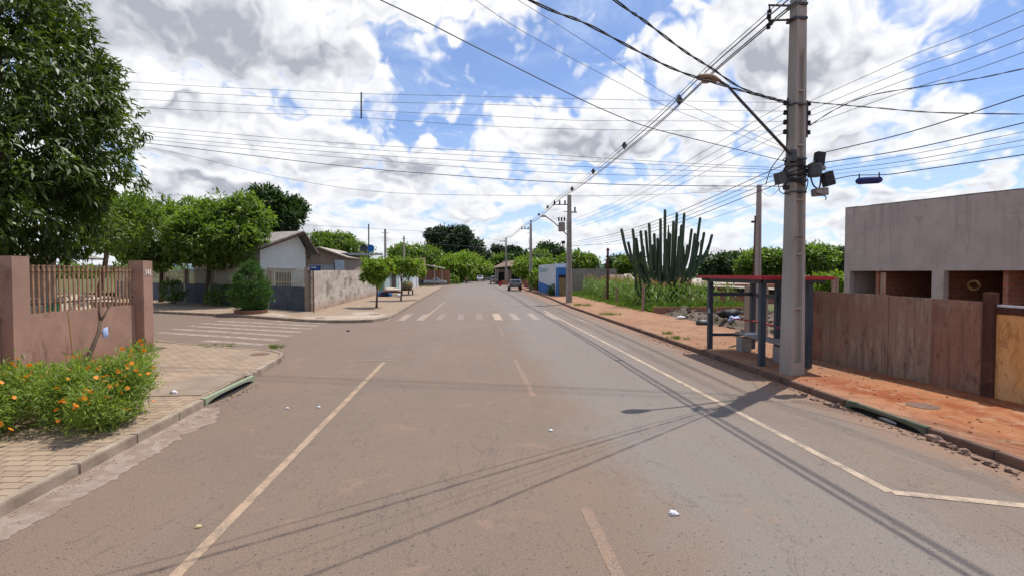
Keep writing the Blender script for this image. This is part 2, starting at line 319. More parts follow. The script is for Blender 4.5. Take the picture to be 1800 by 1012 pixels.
def brick_mat():
    m, T, b, o = new_mat('red_clay_brick'); tc = T.new('ShaderNodeTexCoord')
    sp = T.new('ShaderNodeSeparateXYZ'); T.put(sp.inputs[0], gpos(T)); cb = T.new('ShaderNodeCombineXYZ')
    T.put(cb.inputs[0], T.m('ADD', sp.outputs[0], T.m('MULTIPLY', sp.outputs[1], 1.0))); T.put(cb.inputs[1], sp.outputs[2])
    br = T.new('ShaderNodeTexBrick'); T.put(br.inputs['Vector'], cb.outputs[0]); br.inputs['Scale'].default_value = 1
    br.inputs['Brick Width'].default_value = 0.3; br.inputs['Row Height'].default_value = 0.16; br.inputs['Mortar Size'].default_value = 0.012
    br.inputs['Color1'].default_value = (0.36, 0.13, 0.07, 1); br.inputs['Color2'].default_value = (0.26, 0.09, 0.05, 1); br.inputs['Mortar'].default_value = (0.26, 0.2, 0.16, 1)
    T.put(b.inputs['Base Color'], br.outputs['Color']); b.inputs['Roughness'].default_value = 0.9
    bump(T, b, T.m('MULTIPLY', br.outputs['Fac'], -1.0), 0.5, 0.01); return m
M_brick = brick_mat()
def roof_mat(name, a, bb, ang=0.0, pitch=0.18):
    m, T, b, o = new_mat(name); p = gpos(T)
    rot = T.new('ShaderNodeVectorRotate'); rot.rotation_type = 'Z_AXIS'; T.put(rot.inputs['Vector'], p); rot.inputs['Angle'].default_value = ang
    wv = T.new('ShaderNodeTexWave'); wv.wave_type = 'BANDS'; wv.bands_direction = 'X'; T.put(wv.inputs['Vector'], rot.outputs[0]); wv.inputs['Scale'].default_value = 0.314 / pitch
    n = T.noise(p, 1.6, 6, 0.65); c = T.mix(T.rng(n, 0.35, 0.65), a, bb)
    c = T.mix(T.rng(wv.outputs['Fac'], 0.5, 0.0, 0, 0.5), c, T.mix(1.0, c, (0.45, 0.42, 0.4, 1), 'MULTIPLY'))
    T.put(b.inputs['Base Color'], c); b.inputs['Roughness'].default_value = 0.85
    bump(T, b, wv.outputs['Fac'], 0.8, 0.04); return m
M_roof = roof_mat('grey_fibre_cement_roof', (0.36, 0.33, 0.29, 1), (0.24, 0.215, 0.19, 1), R(15))
M_roof2 = roof_mat('pale_corrugated_roof', (0.50, 0.44, 0.36, 1), (0.40, 0.34, 0.27, 1), R(0))
M_roof3 = roof_mat('brown_tile_roof', (0.24, 0.15, 0.11, 1), (0.15, 0.10, 0.08, 1), R(0))
M_gold = mat('gilt_brown_fence_paint', (0.42, 0.255, 0.15, 1), (0.24, 0.125, 0.07, 1), 0.5, 6, bmp=0.1, metal=0.1)
M_rust = mat('rusted_fence_rail', (0.17, 0.075, 0.045, 1), (0.10, 0.05, 0.035, 1), 0.7, 8)
M_ivory = mat('ivory_fence_paint', (0.50, 0.45, 0.33, 1), (0.38, 0.33, 0.24, 1), 0.6, 6, bmp=0.1)
M_dkblue = mat('shelter_blue_grey_paint', (0.035, 0.050, 0.072, 1), (0.055, 0.070, 0.09, 1), 0.5, 5, bmp=0.1, spec=0.4)
M_red = mat('shelter_red_paint', (0.42, 0.025, 0.035, 1), (0.32, 0.02, 0.028, 1), 0.5, 6, bmp=0.1)
M_black = mat('black_insulation', (0.016, 0.016, 0.018, 1), (0.03, 0.03, 0.032, 1), 0.6, 10, bmp=0)
M_dkmetal = mat('dark_weathered_metal', (0.05, 0.052, 0.06, 1), (0.085, 0.085, 0.09, 1), 0.5, 8, bmp=0.1, metal=0.3)
M_galv = mat('galvanised_steel', (0.26, 0.24, 0.23, 1), (0.36, 0.34, 0.32, 1), 0.45, 8, bmp=0.05, metal=0.6)
M_lamp = mat('tarnished_lamp_housing', (0.30, 0.215, 0.15, 1), (0.20, 0.14, 0.10, 1), 0.6, 9, bmp=0.1)
M_cable = mat('thin_line_cable', (0.055, 0.055, 0.06, 1), None, 0.6, 4, bmp=0)
M_cablegrey = mat('aluminium_line_cable', (0.12, 0.12, 0.13, 1), None, 0.5, 4, bmp=0)
M_closure = mat('navy_splice_plastic', (0.012, 0.022, 0.10, 1), (0.02, 0.03, 0.13, 1), 0.4, 4, bmp=0)
M_beigebox = mat('grey_beige_plastic', (0.33, 0.30, 0.27, 1), (0.16, 0.12, 0.10, 1), 0.6, 14, bmp=0)
M_whitepl = mat('white_plastic', (0.72, 0.72, 0.74, 1), (0.6, 0.6, 0.62, 1), 0.5, 9, bmp=0.1)
M_numwhite = mat('ivory_number_tiles', (0.75, 0.70, 0.60, 1), None, 0.5, 9, bmp=0)
M_bluecloth = mat('light_blue_cloth', (0.42, 0.53, 0.78, 1), (0.34, 0.44, 0.68, 1), 0.8, 20, bmp=0.3)
M_bark = mat('brown_bark', (0.14, 0.095, 0.065, 1), (0.075, 0.052, 0.038, 1), 0.95, 5, (1, 1, 0.3), bmp=0.7, bd=0.02)
M_stick = mat('ochre_cane', (0.38, 0.25, 0.10, 1), None, 0.8, 9)
M_ply = None
def ply_mat(name, a, bb, stain):
    m, T, b, o = new_mat(name); p = gpos(T)
    gr = T.noise(T.v('MULTIPLY', p, (3.0, 3.0, 0.25)), 3.0, 7, 0.7, 0.6); n = T.noise(p, 0.9, 6, 0.65, 0.4); f = T.noise(T.v('MULTIPLY', p, (40, 40, 3)), 2.0, 4)
    c = T.mix(T.rng(gr, 0.34, 0.66), a, bb)
    c = T.mix(T.rng(n, 0.48, 0.62, 0, 0.75, smooth=True), c, stain)
    c = T.mix(T.rng(T.noise(T.v('MULTIPLY', p, (2.0, 2.0, 0.8)), 2.2, 6, 0.7, 1.2), 0.54, 0.66, 0, 0.55, smooth=True), c, T.mix(1.0, c, (0.42, 0.36, 0.33, 1), 'MULTIPLY'))
    c = T.mix(T.rng(f, 0.4, 0.65, 0, 0.4), c, T.mix(1.0, c, (0.5, 0.45, 0.42, 1), 'MULTIPLY'))
    T.put(b.inputs['Base Color'], c); b.inputs['Roughness'].default_value = 0.9; b.inputs['Specular IOR Level'].default_value = 0.15
    bump(T, b, gr, 0.4, 0.01); return m
M_ply = ply_mat('weathered_plywood', (0.43, 0.315, 0.235, 1), (0.21, 0.145, 0.108, 1), (0.34, 0.195, 0.14, 1))
M_plyred = ply_mat('reddish_plywood', (0.36, 0.195, 0.135, 1), (0.21, 0.115, 0.085, 1), (0.33, 0.235, 0.17, 1))
M_plyor = ply_mat('orange_fresh_plywood', (0.80, 0.43, 0.16, 1), (0.64, 0.33, 0.12, 1), (0.70, 0.42, 0.20, 1))
M_timber = ply_mat('dark_red_timber', (0.11, 0.05, 0.035, 1), (0.075, 0.036, 0.028, 1), (0.15, 0.08, 0.05, 1))
M_glass = mat('dark_car_glass', (0.02, 0.025, 0.03, 1), None, 0.08, spec=0.6, bmp=0)
M_tyre = mat('tyre_rubber', (0.015, 0.015, 0.016, 1), None, 0.85, bmp=0)
M_rim = mat('wheel_rim_alloy', (0.35, 0.35, 0.36, 1), None, 0.35, metal=0.7, bmp=0)
M_tail = mat('red_tail_lens', (0.35, 0.01, 0.01, 1), None, 0.2, bmp=0)
M_head = mat('clear_head_lens', (0.6, 0.62, 0.65, 1), None, 0.1, spec=0.6, bmp=0)
M_stone = mat('broken_concrete_rubble', (0.31, 0.205, 0.15, 1), (0.17, 0.105, 0.078, 1), 0.95, 6, bmp=0.8)
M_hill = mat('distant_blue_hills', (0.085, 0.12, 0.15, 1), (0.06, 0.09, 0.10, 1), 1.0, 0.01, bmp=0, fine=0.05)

def leaf_mat(name, dark, light, tr=0.35, rough=0.45, spec=0.35, yellow=None):
    m, T, b, o = new_mat(name)
    at = T.new('ShaderNodeAttribute'); at.attribute_name = 'tint'; at.attribute_type = 'GEOMETRY'
    c = T.mix(at.outputs['Fac'], dark, light)
    if yellow: c = T.mix(T.rng(at.outputs['Fac'], 0.93, 0.97), c, yellow)
    T.put(b.inputs['Base Color'], c); b.inputs['Roughness'].default_value = rough; b.inputs['Specular IOR Level'].default_value = spec
    tl = T.new('ShaderNodeBsdfTranslucent'); T.put(tl.inputs['Color'], T.mix(1.0, c, (1.25, 1.3, 0.55, 1), 'MULTIPLY'))
    mx = T.new('ShaderNodeMixShader'); mx.inputs[0].default_value = tr
    T.l.new(b.outputs[0], mx.inputs[1]); T.l.new(tl.outputs[0], mx.inputs[2]); T.l.new(mx.outputs[0], o.inputs[0])
    return m
L_mango = leaf_mat('mango_leaf', (0.022, 0.044, 0.010, 1), (0.105, 0.168, 0.026, 1), 0.33, 0.42, 0.4, (0.32, 0.30, 0.05, 1))
L_round = leaf_mat('broad_leaf', (0.055, 0.105, 0.020, 1), (0.20, 0.31, 0.055, 1), 0.48, 0.42, 0.4, (0.26, 0.26, 0.09, 1))
L_dark = leaf_mat('dark_leaf', (0.022, 0.050, 0.014, 1), (0.065, 0.125, 0.028, 1), 0.25)
L_pine = leaf_mat('blue_green_needles', (0.022, 0.045, 0.026, 1), (0.065, 0.105, 0.045, 1), 0.15, 0.7)
L_mid = leaf_mat('mid_green_leaf', (0.060, 0.112, 0.020, 1), (0.18, 0.27, 0.048, 1), 0.45)
L_bright = leaf_mat('bright_green_leaf', (0.095, 0.175, 0.020, 1), (0.26, 0.37, 0.045, 1), 0.4, yellow=(0.36, 0.30, 0.05, 1))
L_cypress = leaf_mat('cypress_scale_leaf', (0.030, 0.085, 0.018, 1), (0.10, 0.205, 0.035, 1), 0.25, 0.6)
L_flower = leaf_mat('feathery_bush_leaf', (0.10, 0.165, 0.03, 1), (0.33, 0.43, 0.085, 1), 0.5)
L_corn = leaf_mat('corn_leaf', (0.07, 0.14, 0.02, 1), (0.20, 0.30, 0.05, 1), 0.4)
L_grass = leaf_mat('weed_leaf', (0.09, 0.15, 0.025, 1), (0.22, 0.28, 0.06, 1), 0.35)
L_tassel = leaf_mat('corn_tassel', (0.34, 0.20, 0.10, 1), (0.50, 0.33, 0.17, 1), 0.2)
M_petal = leaf_mat('orange_petal', (0.85, 0.27, 0.02, 1), (0.95, 0.42, 0.05, 1), 0.35)
M_cactus = mat('grey_green_cactus_skin', (0.040, 0.070, 0.042, 1), (0.070, 0.105, 0.055, 1), 0.7, 3, (1, 1, 0.3), bmp=0.3)

# ------------------------------------------------------------------ mesh helpers
def link(name, me, m=None, parent=None, smooth=False):
    o = bpy.data.objects.new(name, me); COL.objects.link(o)
    if m is not None: me.materials.append(m)
    if parent is not None: o.parent = parent
    if smooth:
        me.polygons.foreach_set('use_smooth', [True] * len(me.polygons))
    return o
def tag(o, label=None, cat=None, group=None, kind=None):
    if label: o['label'] = label
    if cat: o['category'] = cat
    if group: o['group'] = group
    if kind: o['kind'] = kind
    return o
def empty(name, loc, label, cat, group=None, rz=0):
    o = bpy.data.objects.new(name, None); COL.objects.link(o); o.location = loc; o.rotation_euler = (0, 0, rz); o.empty_display_size = 0.2
    return tag(o, label, cat, group)
def copy_tree(o, parent=None):
    c = o.copy(); COL.objects.link(c)
    if parent is not None: c.parent = parent
    for ch in o.children: copy_tree(ch, c)
    return c
class MB:
    def __init__(s): s.v = []; s.f = []
    def add(s, vs, fs):
        k = len(s.v); s.v += [tuple(map(float, q)) for q in vs]; s.f += [tuple(i + k for i in f) for f in fs]; return s
    def box(s, c, d, rz=0.0, taper=1.0, rx=0.0, ry=0.0):
        M = Matrix.Translation(c) @ Matrix.Rotation(rz, 4, 'Z') @ Matrix.Rotation(ry, 4, 'Y') @ Matrix.Rotation(rx, 4, 'X'); x, y, z = d[0] / 2, d[1] / 2, d[2] / 2; t = taper
        vs = [M @ Vector(q) for q in [(-x, -y, -z), (x, -y, -z), (x, y, -z), (-x, y, -z), (-x * t, -y * t, z), (x * t, -y * t, z), (x * t, y * t, z), (-x * t, y * t, z)]]
        return s.add(vs, [(3, 2, 1, 0), (4, 5, 6, 7), (0, 1, 5, 4), (1, 2, 6, 5), (2, 3, 7, 6), (3, 0, 4, 7)])
    def tube(s, pts, r, n=8, cap=True):
        pts = [Vector(p) for p in pts]; rr = r if isinstance(r, (list, tuple)) else [r] * len(pts)
        vs = []; fs = []; a0 = None
        for i, p in enumerate(pts):
            t = (pts[min(i + 1, len(pts) - 1)] - pts[max(i - 1, 0)]).normalized()
            if a0 is None: a0 = t.orthogonal().normalized()
            a0 = (a0 - t * a0.dot(t)).normalized(); b0 = t.cross(a0)
            for k in range(n):
                an = 2 * math.pi * k / n; vs.append(p + (a0 * math.cos(an) + b0 * math.sin(an)) * rr[i])
        for i in range(len(pts) - 1):
            for k in range(n):
                a = i * n + k; b = i * n + (k + 1) % n; fs.append((a, b, b + n, a + n))
        if cap: fs.append(tuple(range(n - 1, -1, -1))); fs.append(tuple(range((len(pts) - 1) * n, len(pts) * n)))
        return s.add(vs, fs)
    def prism(s, poly, z0, z1):
        n = len(poly); vs = [(p[0], p[1], z0) for p in poly] + [(p[0], p[1], z1) for p in poly]
        fs = [tuple(range(n - 1, -1, -1)), tuple(range(n, 2 * n))] + [(i, (i + 1) % n, (i + 1) % n + n, i + n) for i in range(n)]
        return s.add(vs, fs)
    def slab(s, quad, t):
        """thick plate from 3d outline, thickened along its normal"""
        q = [Vector(p) for p in quad]; nn = (q[1] - q[0]).cross(q[2] - q[0]).normalized() * t; n = len(q)
        vs = q + [p - nn for p in q]
        fs = [tuple(range(n)), tuple(range(2 * n - 1, n - 1, -1))] + [((i + 1) % n, i, i + n, (i + 1) % n + n) for i in range(n)]
        return s.add(vs, fs)
    def lathe(s, c, prof, n=16, axis='Z'):
        vs = []; fs = []
        for (r, h) in prof:
            for k in range(n):
                a = 2 * math.pi * k / n; x, y = r * math.cos(a), r * math.sin(a)
                q = (x, y, h) if axis == 'Z' else ((h, x, y) if axis == 'X' else (x, h, y))
                vs.append((c[0] + q[0], c[1] + q[1], c[2] + q[2]))
        for i in range(len(prof) - 1):
            for k in range(n):
                a = i * n + k; b = i * n + (k + 1) % n; fs.append((a, b, b + n, a + n))
        fs.append(tuple(range(n - 1, -1, -1))); fs.append(tuple(range((len(prof) - 1) * n, len(prof) * n)))
        return s.add(vs, fs)
    def mesh(s, name):
        me = bpy.data.meshes.new(name); me.from_pydata(s.v, [], s.f); me.update(); return me
    def build(s, name, m, parent=None, smooth=False, bevel=0.0, local=None):
        me = s.mesh(name)
        bm = bmesh.new(); bm.from_mesh(me); bmesh.ops.recalc_face_normals(bm, faces=bm.faces)
        if bevel: bmesh.ops.bevel(bm, geom=[e for e in bm.edges if e.is_manifold and e.calc_face_angle(0) > 0.6], offset=bevel, segments=2, affect='EDGES', clamp_overlap=True)
        bm.to_mesh(me); bm.free()
        if local is not None:   # vertices were given in world metres; move into the parent's frame
            me.transform(Matrix.Translation([-c for c in local]))
        o = link(name, me, m, parent, smooth); return o

def sheet(name, poly, z, m, kind='structure', div=0):
    mb = MB(); mb.add([(p[0], p[1], z) for p in poly], [tuple(range(len(poly)))])
    o = mb.build(name, m); 
    me = o.data
    if me.polygons[0].normal.z < 0: me.flip_normals()
    if kind: o['kind'] = kind
    return o

def leaf_mesh(name, C, D, N, L, Wd, tint, fold=0.25):
    """C centres, D long axis, N normal (N,3); each leaf a 4-vertex pointed blade"""
    n = len(C); D = D / (np.linalg.norm(D, axis=1, keepdims=True) + 1e-9)
    S = np.cross(D, N); S /= (np.linalg.norm(S, axis=1, keepdims=True) + 1e-9); Nn = np.cross(S, D)
    L = np.broadcast_to(L, (n,))[:, None]; Wd = np.broadcast_to(Wd, (n,))[:, None]
    v = np.empty((n, 4, 3)); v[:, 0] = C; v[:, 2] = C + D * L - Nn * L * 0.12
    v[:, 1] = C + D * L * 0.45 + S * Wd * 0.5 + Nn * Wd * fold; v[:, 3] = C + D * L * 0.45 - S * Wd * 0.5 + Nn * Wd * fold
    me = bpy.data.meshes.new(name)
    me.vertices.add(4 * n); me.vertices.foreach_set('co', v.reshape(-1))
    me.loops.add(4 * n); me.loops.foreach_set('vertex_index', np.arange(4 * n, dtype=np.int32))
    me.polygons.add(n); me.polygons.foreach_set('loop_start', np.arange(0, 4 * n, 4, dtype=np.int32))
    me.polygons.foreach_set('loop_total', np.full(n, 4, dtype=np.int32))
    a = me.attributes.new('tint', 'FLOAT', 'FACE'); a.data.foreach_set('value', np.clip(tint, 0, 1).astype(np.float32))
    me.update(calc_edges=True); me.validate(); return me

def unit(n):
    v = RS.normal(size=(n, 3)); return v / np.linalg.norm(v, axis=1, keepdims=True)
def crown_mesh(name, lobes, nclump, per, L, Wd, spread, droop=0.3, shell=0.62, up=0.15):
    """leaf clumps (rosettes) over and through ellipsoid lobes; lobes = [(c,(rx,ry,rz)),...]"""
    vol = np.array([l[1][0] * l[1][1] * l[1][2] for l in lobes]) ** 0.67; pr = vol / vol.sum()
    idx = RS.choice(len(lobes), nclump, p=pr)
    c = np.array([lobes[i][0] for i in idx], float); r = np.array([lobes[i][1] for i in idx], float)
    d = unit(nclump); rad = shell + (1 - shell) * RS.rand(nclump) ** 0.6
    rad *= 1 + 0.16 * np.sin(d[:, 0] * 7 + idx) * np.cos(d[:, 2] * 6 + d[:, 1] * 5)
    cc = c + d * r * rad[:, None]
    keep = np.ones(nclump, bool)
    for i, l in enumerate(lobes):
        q = np.linalg.norm((cc - np.array(l[0])) / np.array(l[1]), axis=1); keep &= (q > shell * 0.8)
    cc, d = cc[keep], d[keep]; m = len(cc)
    ct = RS.rand(m)
    C = np.repeat(cc, per, 0) + RS.normal(size=(m * per, 3)) * spread * 0.35
    dd = np.repeat(d, per, 0); o = unit(m * per)
    D = o + dd * 0.8 + np.array([0, 0, up - droop]); Nn = unit(m * per) * 0.6 + dd * 0.5 + np.array([0, 0, 0.9])
    t = np.repeat(ct, per) * 0.6 + RS.rand(m * per) * 0.4
    s = 0.7 + 0.6 * RS.rand(m * per)
    return leaf_mesh(name, C, D, Nn, L * s, Wd * s, t)

def make_tree(name, label, base, lobes, trunk_r, lm, nclump, per, L, Wd, spread, group=None, cat='tree', trunk_top=None, limbs=4, bark=None, droop=0.3, shell=0.62, tname='crown'):
    t = empty(name, base, label, cat, group); b = Vector(base)
    ll = [((c[0] - b.x, c[1] - b.y, c[2] - b.z), r) for c, r in lobes]
    me = crown_mesh(tname, ll, nclump, per, L, Wd, spread, droop, shell)
    link(tname, me, lm, t)
    top = Vector(trunk_top) - b if trunk_top else Vector(ll[0][0])
    mb = MB(); mid = top * 0.5 + Vector((trunk_r * .4, -trunk_r * .3, 0))
    mb.tube([(0, 0, -0.1), (0, 0, 0.08 * top.z), mid, top], [trunk_r * 1.35, trunk_r, trunk_r * 0.8, trunk_r * 0.55], 8)
    for i in range(limbs):
        l = ll[i % len(ll)]; q = Vector(l[0]) + Vector(unit(1)[0]) * 0.35 * l[1][0]
        s0 = mid.lerp(top, 0.2 + 0.7 * i / max(limbs, 1)); s0.z = max(s0.z, 0.2)
        mb.tube([s0, s0.lerp(q, 0.5) + Vector((0, 0, 0.05 * top.z)), q], [trunk_r * 0.5, trunk_r * 0.35, trunk_r * 0.12], 6)
    mb.build('trunk', bark or M_bark, t, smooth=True)
    return t
def lobed(c, r, k=5, s=0.55, seed=0):
    rs = np.random.RandomState(seed); out = [(tuple(c), tuple(x * 0.78 for x in r))]
    for i in range(k):
        a = 2 * math.pi * (i + rs.rand() * 0.6) / k; e = rs.uniform(-0.35, 0.65)
        out.append(((c[0] + math.cos(a) * r[0] * 0.55, c[1] + math.sin(a) * r[1] * 0.55, c[2] + e * r[2] * 0.7), tuple(x * s * rs.uniform(0.8, 1.15) for x in r)))
    return out

# ================================================================== THE SETTING
GZ = 0.13   # height of pavements above the carriageway
sheet('ground', [(-3000, -60), (3000, -60), (3000, 5000), (-3000, 5000)], -0.03, M_earth)
road_poly = [(-5.9, -25), (8.2, -25), (8.2, 88), (40, 92), (40, 106), (5.6, 104), (5.6, 330), (-2.3, 330), (-2.3, 104), (-45, 112), (-45, 96),
             (-5.9, 90), (-5.9, 27.0), (-60, 60), (-60, 43.5), (-5.9, 14.0)]
def polysheet(name, poly, z, m, kind='structure'):
    bm = bmesh.new(); vs = [bm.verts.new((p[0], p[1], z)) for p in poly]
    f = bm.faces.new(vs); bmesh.ops.triangulate(bm, faces=[f]); bmesh.ops.recalc_face_normals(bm, faces=bm.faces)
    for f in bm.faces:
        if f.normal.z < 0: f.normal_flip()
    me = bpy.data.meshes.new(name); bm.to_mesh(me); bm.free(); o = link(name, me, m)
    if kind: o['kind'] = kind
    return o
def polyslab(name, poly, z0, z1, m, kind='structure'):
    bm = bmesh.new(); vs = [bm.verts.new((p[0], p[1], z1)) for p in poly]; f = bm.faces.new(vs)
    if f.normal.z < 0: f.normal_flip()
    r = bmesh.ops.extrude_face_region(bm, geom=[f]); 
    for v in r['geom']:
        if isinstance(v, bmesh.types.BMVert): v.co.z = z0
    bmesh.ops.triangulate(bm, faces=[f for f in bm.faces if len(f.verts) > 4]); bmesh.ops.recalc_face_normals(bm, faces=bm.faces)
    me = bpy.data.meshes.new(name); bm.to_mesh(me); bm.free(); o = link(name, me, m)
    if kind: o['kind'] = kind
    return o
polysheet('road', road_poly, 0.0, M_road)

# near left pavement (pavers), kerb line measured from the photo, corner towards the side street
kL = [(-4.78, -12), (-4.80, 5.5), (-4.93, 9.0), (-5.12, 12.5), (-5.30, 14.6), (-5.50, 15.5), (-6.0, 16.05), (-7.2, 16.6), (-11.1, 18.75), (-20, 23.7), (-45, 37.6)]
polyslab('sidewalk', [(-9.6, -12)] + [(x - 0.12, y) for x, y in kL[:5]] + [(-5.62, 15.42), (-6.08, 15.93), (-7.25, 16.48), (-11.16, 18.6), (-20, 23.5), (-45, 37.4), (-45, 33), (-9.6, 16.9)], -0.02, GZ, M_paver)
polyslab('yard', [(-9.6, -12), (-9.6, 16.9), (-45, 33), (-45, -12)], -0.02, GZ + 0.02, M_soil)
def kerb(name, pts, m, w=0.12, z=GZ + 0.012, side=-1, kind='structure', seglen=1.0, jitter=0.006):
    """row of kerb stones along a line"""
    mb = MB(); rs = random.Random(len(pts))
    for a, b in zip(pts[:-1], pts[1:]):
        a = Vector((a[0], a[1])); b = Vector((b[0], b[1])); n = max(1, int((b - a).length / seglen)); d = (b - a).normalized(); nn = Vector((-d.y, d.x)) * side
        for i in range(n):
            p = a.lerp(b, i / n); q = a.lerp(b, (i + 1) / n); g = 0.006 if n > 1 or seglen > .5 else 0; j = rs.uniform(-jitter, jitter); zz = z + rs.uniform(-jitter, jitter)
            p = p + d * g; q = q - d * g
            o = nn * j
            mb.prism([(p.x + o.x, p.y + o.y), (q.x + o.x, q.y + o.y), (q.x + o.x - nn.x * w, q.y + o.y - nn.y * w), (p.x + o.x - nn.x * w, p.y + o.y - nn.y * w)], -0.02, zz)
    o = mb.build(name, m, bevel=0.012); o['kind'] = kind; return o
def cutline(pts, y0, y1):
    """split a polyline (monotone in y) around y0..y1"""
    def at(y):
        for a, b in zip(pts[:-1], pts[1:]):
            if a[1] <= y <= b[1]: t = (y - a[1]) / (b[1] - a[1]); return (a[0] + (b[0] - a[0]) * t, y)
    return [p for p in pts if p[1] < y0] + [at(y0)], [at(y1)] + [p for p in pts if p[1] > y1]
ka, kb_ = cutline(kL, 9.9, 12.2)
kerb('kerb', ka, M_kerb, side=-1); kerb('kerb', kb_, M_kerb, side=-1)
def inlet(label, x, y0, y1, side, m, zt):
    """kerb inlet: painted beam arching over a dark opening"""
    t = empty('drain_inlet', (x, (y0 + y1) / 2, 0), label, 'storm drain', 'kerbside storm drain inlets')
    h = (y1 - y0) / 2; mb = MB(); n = 12; w = 0.10
    vs = []; fs = []
    for i in range(n + 1):
        y = -h + 2 * h * i / n; u = abs(y) / h
        zb = (zt - 0.06) * (1 - u ** 4) if u < 0.9 else -0.02
        zt2 = zt
        for (xx, z) in ((0, zb), (0, zt2), (side * -w, zt2), (side * -w, zb)): vs.append((xx, y, z))
    for i in range(n):
        a = i * 4
        for k in range(4): fs.append((a + k, a + (k + 1) % 4, a + 4 + (k + 1) % 4, a + 4 + k))
    fs += [(3, 2, 1, 0), (4 * n, 4 * n + 1, 4 * n + 2, 4 * n + 3)]
    mb.add(vs, fs).build('cover_beam', m, t, bevel=0.01)
    MB().box((side * -w * 0.8, 0, 0.05), (0.03, 2 * h * 0.9, 0.12)).prism([(side * (0.07 * (1 - (k / 8) ** 2) + 0.004 * math.sin(k * 5)), k / 8 * h * .84) for k in range(-8, 9)] + [(-side * .1, h * .84), (-side * .1, -h * .84)], 0.0, 0.006).build('opening', M_openshade, t)  # solid near-black back plate and ground patch paint the inlet's inner shade
    return t
inlet('pale green painted drain inlet in the left kerb beyond the flower bush', -4.98, 9.95, 12.15, 1, M_greenp, GZ + 0.012)
# sidewalk lids beside the inlet, manhole
mb = MB(); mb.box((-5.75, 11.2, GZ + 0.004), (1.05, 1.9, 0.02), rz=0.02).box((-6.55, 10.2, GZ + 0.002), (0.5, 0.5, 0.02))
tag(mb.build('concrete_slab', mat('worn_pavement_slab', (0.30, 0.235, 0.175, 1), (0.22, 0.165, 0.12, 1), 0.9, 1.5, bmp=0.4)), 'flat worn concrete slab set in the pavers behind the pale green inlet', 'slab')
def manhole(x, y, r, label, z=GZ, m=None):
    t = MB().lathe((0, 0, 0), [(r * 1.10, -0.01), (r * 1.10, 0.004), (r * 1.02, 0.005)], 28).build('manhole_cover', m or M_kerb)
    t.location = (x, y, z); tag(t, label, 'manhole cover', 'manhole covers in the pavements')
    c = MB().lathe((0, 0, 0), [(r, 0.0), (r, 0.008), (r * 0.85, 0.009), (r * 0.8, 0.007), (0.02, 0.007)], 28).build('iron_lid', mat('rusty_iron_lid', (0.12, 0.075, 0.055, 1), (0.20, 0.11, 0.075, 1), 0.8, 8), t)
manhole(-6.15, 15.35, 0.27, 'round dark manhole cover near the corner of the near left pavement')
# gutter strip, pale concrete with ragged edge
gp = []; yy = -6
while yy < 9.8:
    e = -4.34 - 0.01 * (yy - 5) + 0.16 * mnoise.noise(Vector((yy * 1.3, 0, 0))) + 0.10 * mnoise.noise(Vector((yy * 4.7, 3, 0))) + 0.07 * mnoise.noise(Vector((yy * 13, 7, 0)))
    if yy > 9.0: e -= (yy - 9.0) * 0.22
    gp.append((e, yy)); yy += 0.05
mb = MB(); vs = []
for (x_, y_) in gp: vs += [(-4.79 - max(0, y_ - 5) * 0.036, y_, 0.004), (x_, y_, 0.004)]
o = mb.add(vs, [(2 * i, 2 * i + 1, 2 * i + 3, 2 * i + 2) for i in range(len(gp) - 1)]).build('gutter', M_gutter); o['kind'] = 'structure'
if o.data.polygons[0].normal.z < 0: o.data.flip_normals()

# far left pavement beyond the side street
kF = [(-5.9, 26.02), (-5.0, 26.35), (-4.45, 27.6), (-4.35, 29), (-4.5, 40), (-4.6, 55), (-4.7, 87)]
kF2 = [(-60, 56.5), (-19.6, 33.3), (-12.3, 29.4), (-8.6, 26.7), (-7.2, 26.1), (-5.9, 26.02)]
polyslab('sidewalk', [(-45, 49), (-19.6, 33.5), (-12.3, 29.6), (-8.6, 26.9), (-7.2, 26.3), (-5.9, 26.2), (-5.1, 26.5), (-4.6, 27.7), (-4.5, 29), (-4.65, 40), (-4.75, 55), (-4.85, 87),
    (-9.2, 87), (-10.3, 58), (-9.9, 32.6), (-23.2, 43.9), (-45, 62)], -0.02, GZ, M_paver)
kerb('kerb', kF2, M_kerb, side=-1); kerb('kerb', kF, M_kerb, side=1 * -1)
polysheet('concrete_apron', [(-9.5, 27.7), (-7.4, 26.6), (-5.6, 26.5), (-4.9, 27.2), (-4.8, 29.5), (-6.2, 31.5), (-7.2, 31.2), (-6.6, 29.2), (-8.2, 28.6)], GZ + 0.005, M_slab)
polysheet('concrete_apron', [(-13.2, 31.0), (-10.4, 28.6), (-9.8, 28.9), (-11.8, 31.6)], GZ + 0.005, M_slab)
manhole(-5.5, 29.6, 0.36, 'brown manhole cover in the pale apron at the far corner')
manhole(-7.9, 27.5, 0.30, 'small brown manhole cover near the kerb of the side street')

# right verge of red earth, kerb
kR = [(6.95, -25), (6.95, 9.0), (6.98, 12), (7.03, 23), (7.0, 36), (7.45, 48), (7.6, 60), (7.7, 86)]
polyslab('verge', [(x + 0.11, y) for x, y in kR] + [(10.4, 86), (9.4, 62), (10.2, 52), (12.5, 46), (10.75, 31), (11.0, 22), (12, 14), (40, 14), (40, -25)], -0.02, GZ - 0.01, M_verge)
r1, r2 = cutline(kR, 7.25, 8.95)
kerb('kerb', r1, M_kerb_red, side=1 * 1, z=GZ - 0.0); 
k2 = [p for p in r2 if p[1] <= 23]
kerb('kerb', k2, M_kerb_red, side=1, z=GZ - 0.0); kerb('kerb', [p for p in r2 if p[1] >= 23], M_kerb_red, side=1, z=GZ - 0.01)
inlet('dark green painted drain inlet in the right kerb with rubble around it', 6.93, 7.25, 8.95, -1, M_darkgreen, GZ + 0.012)
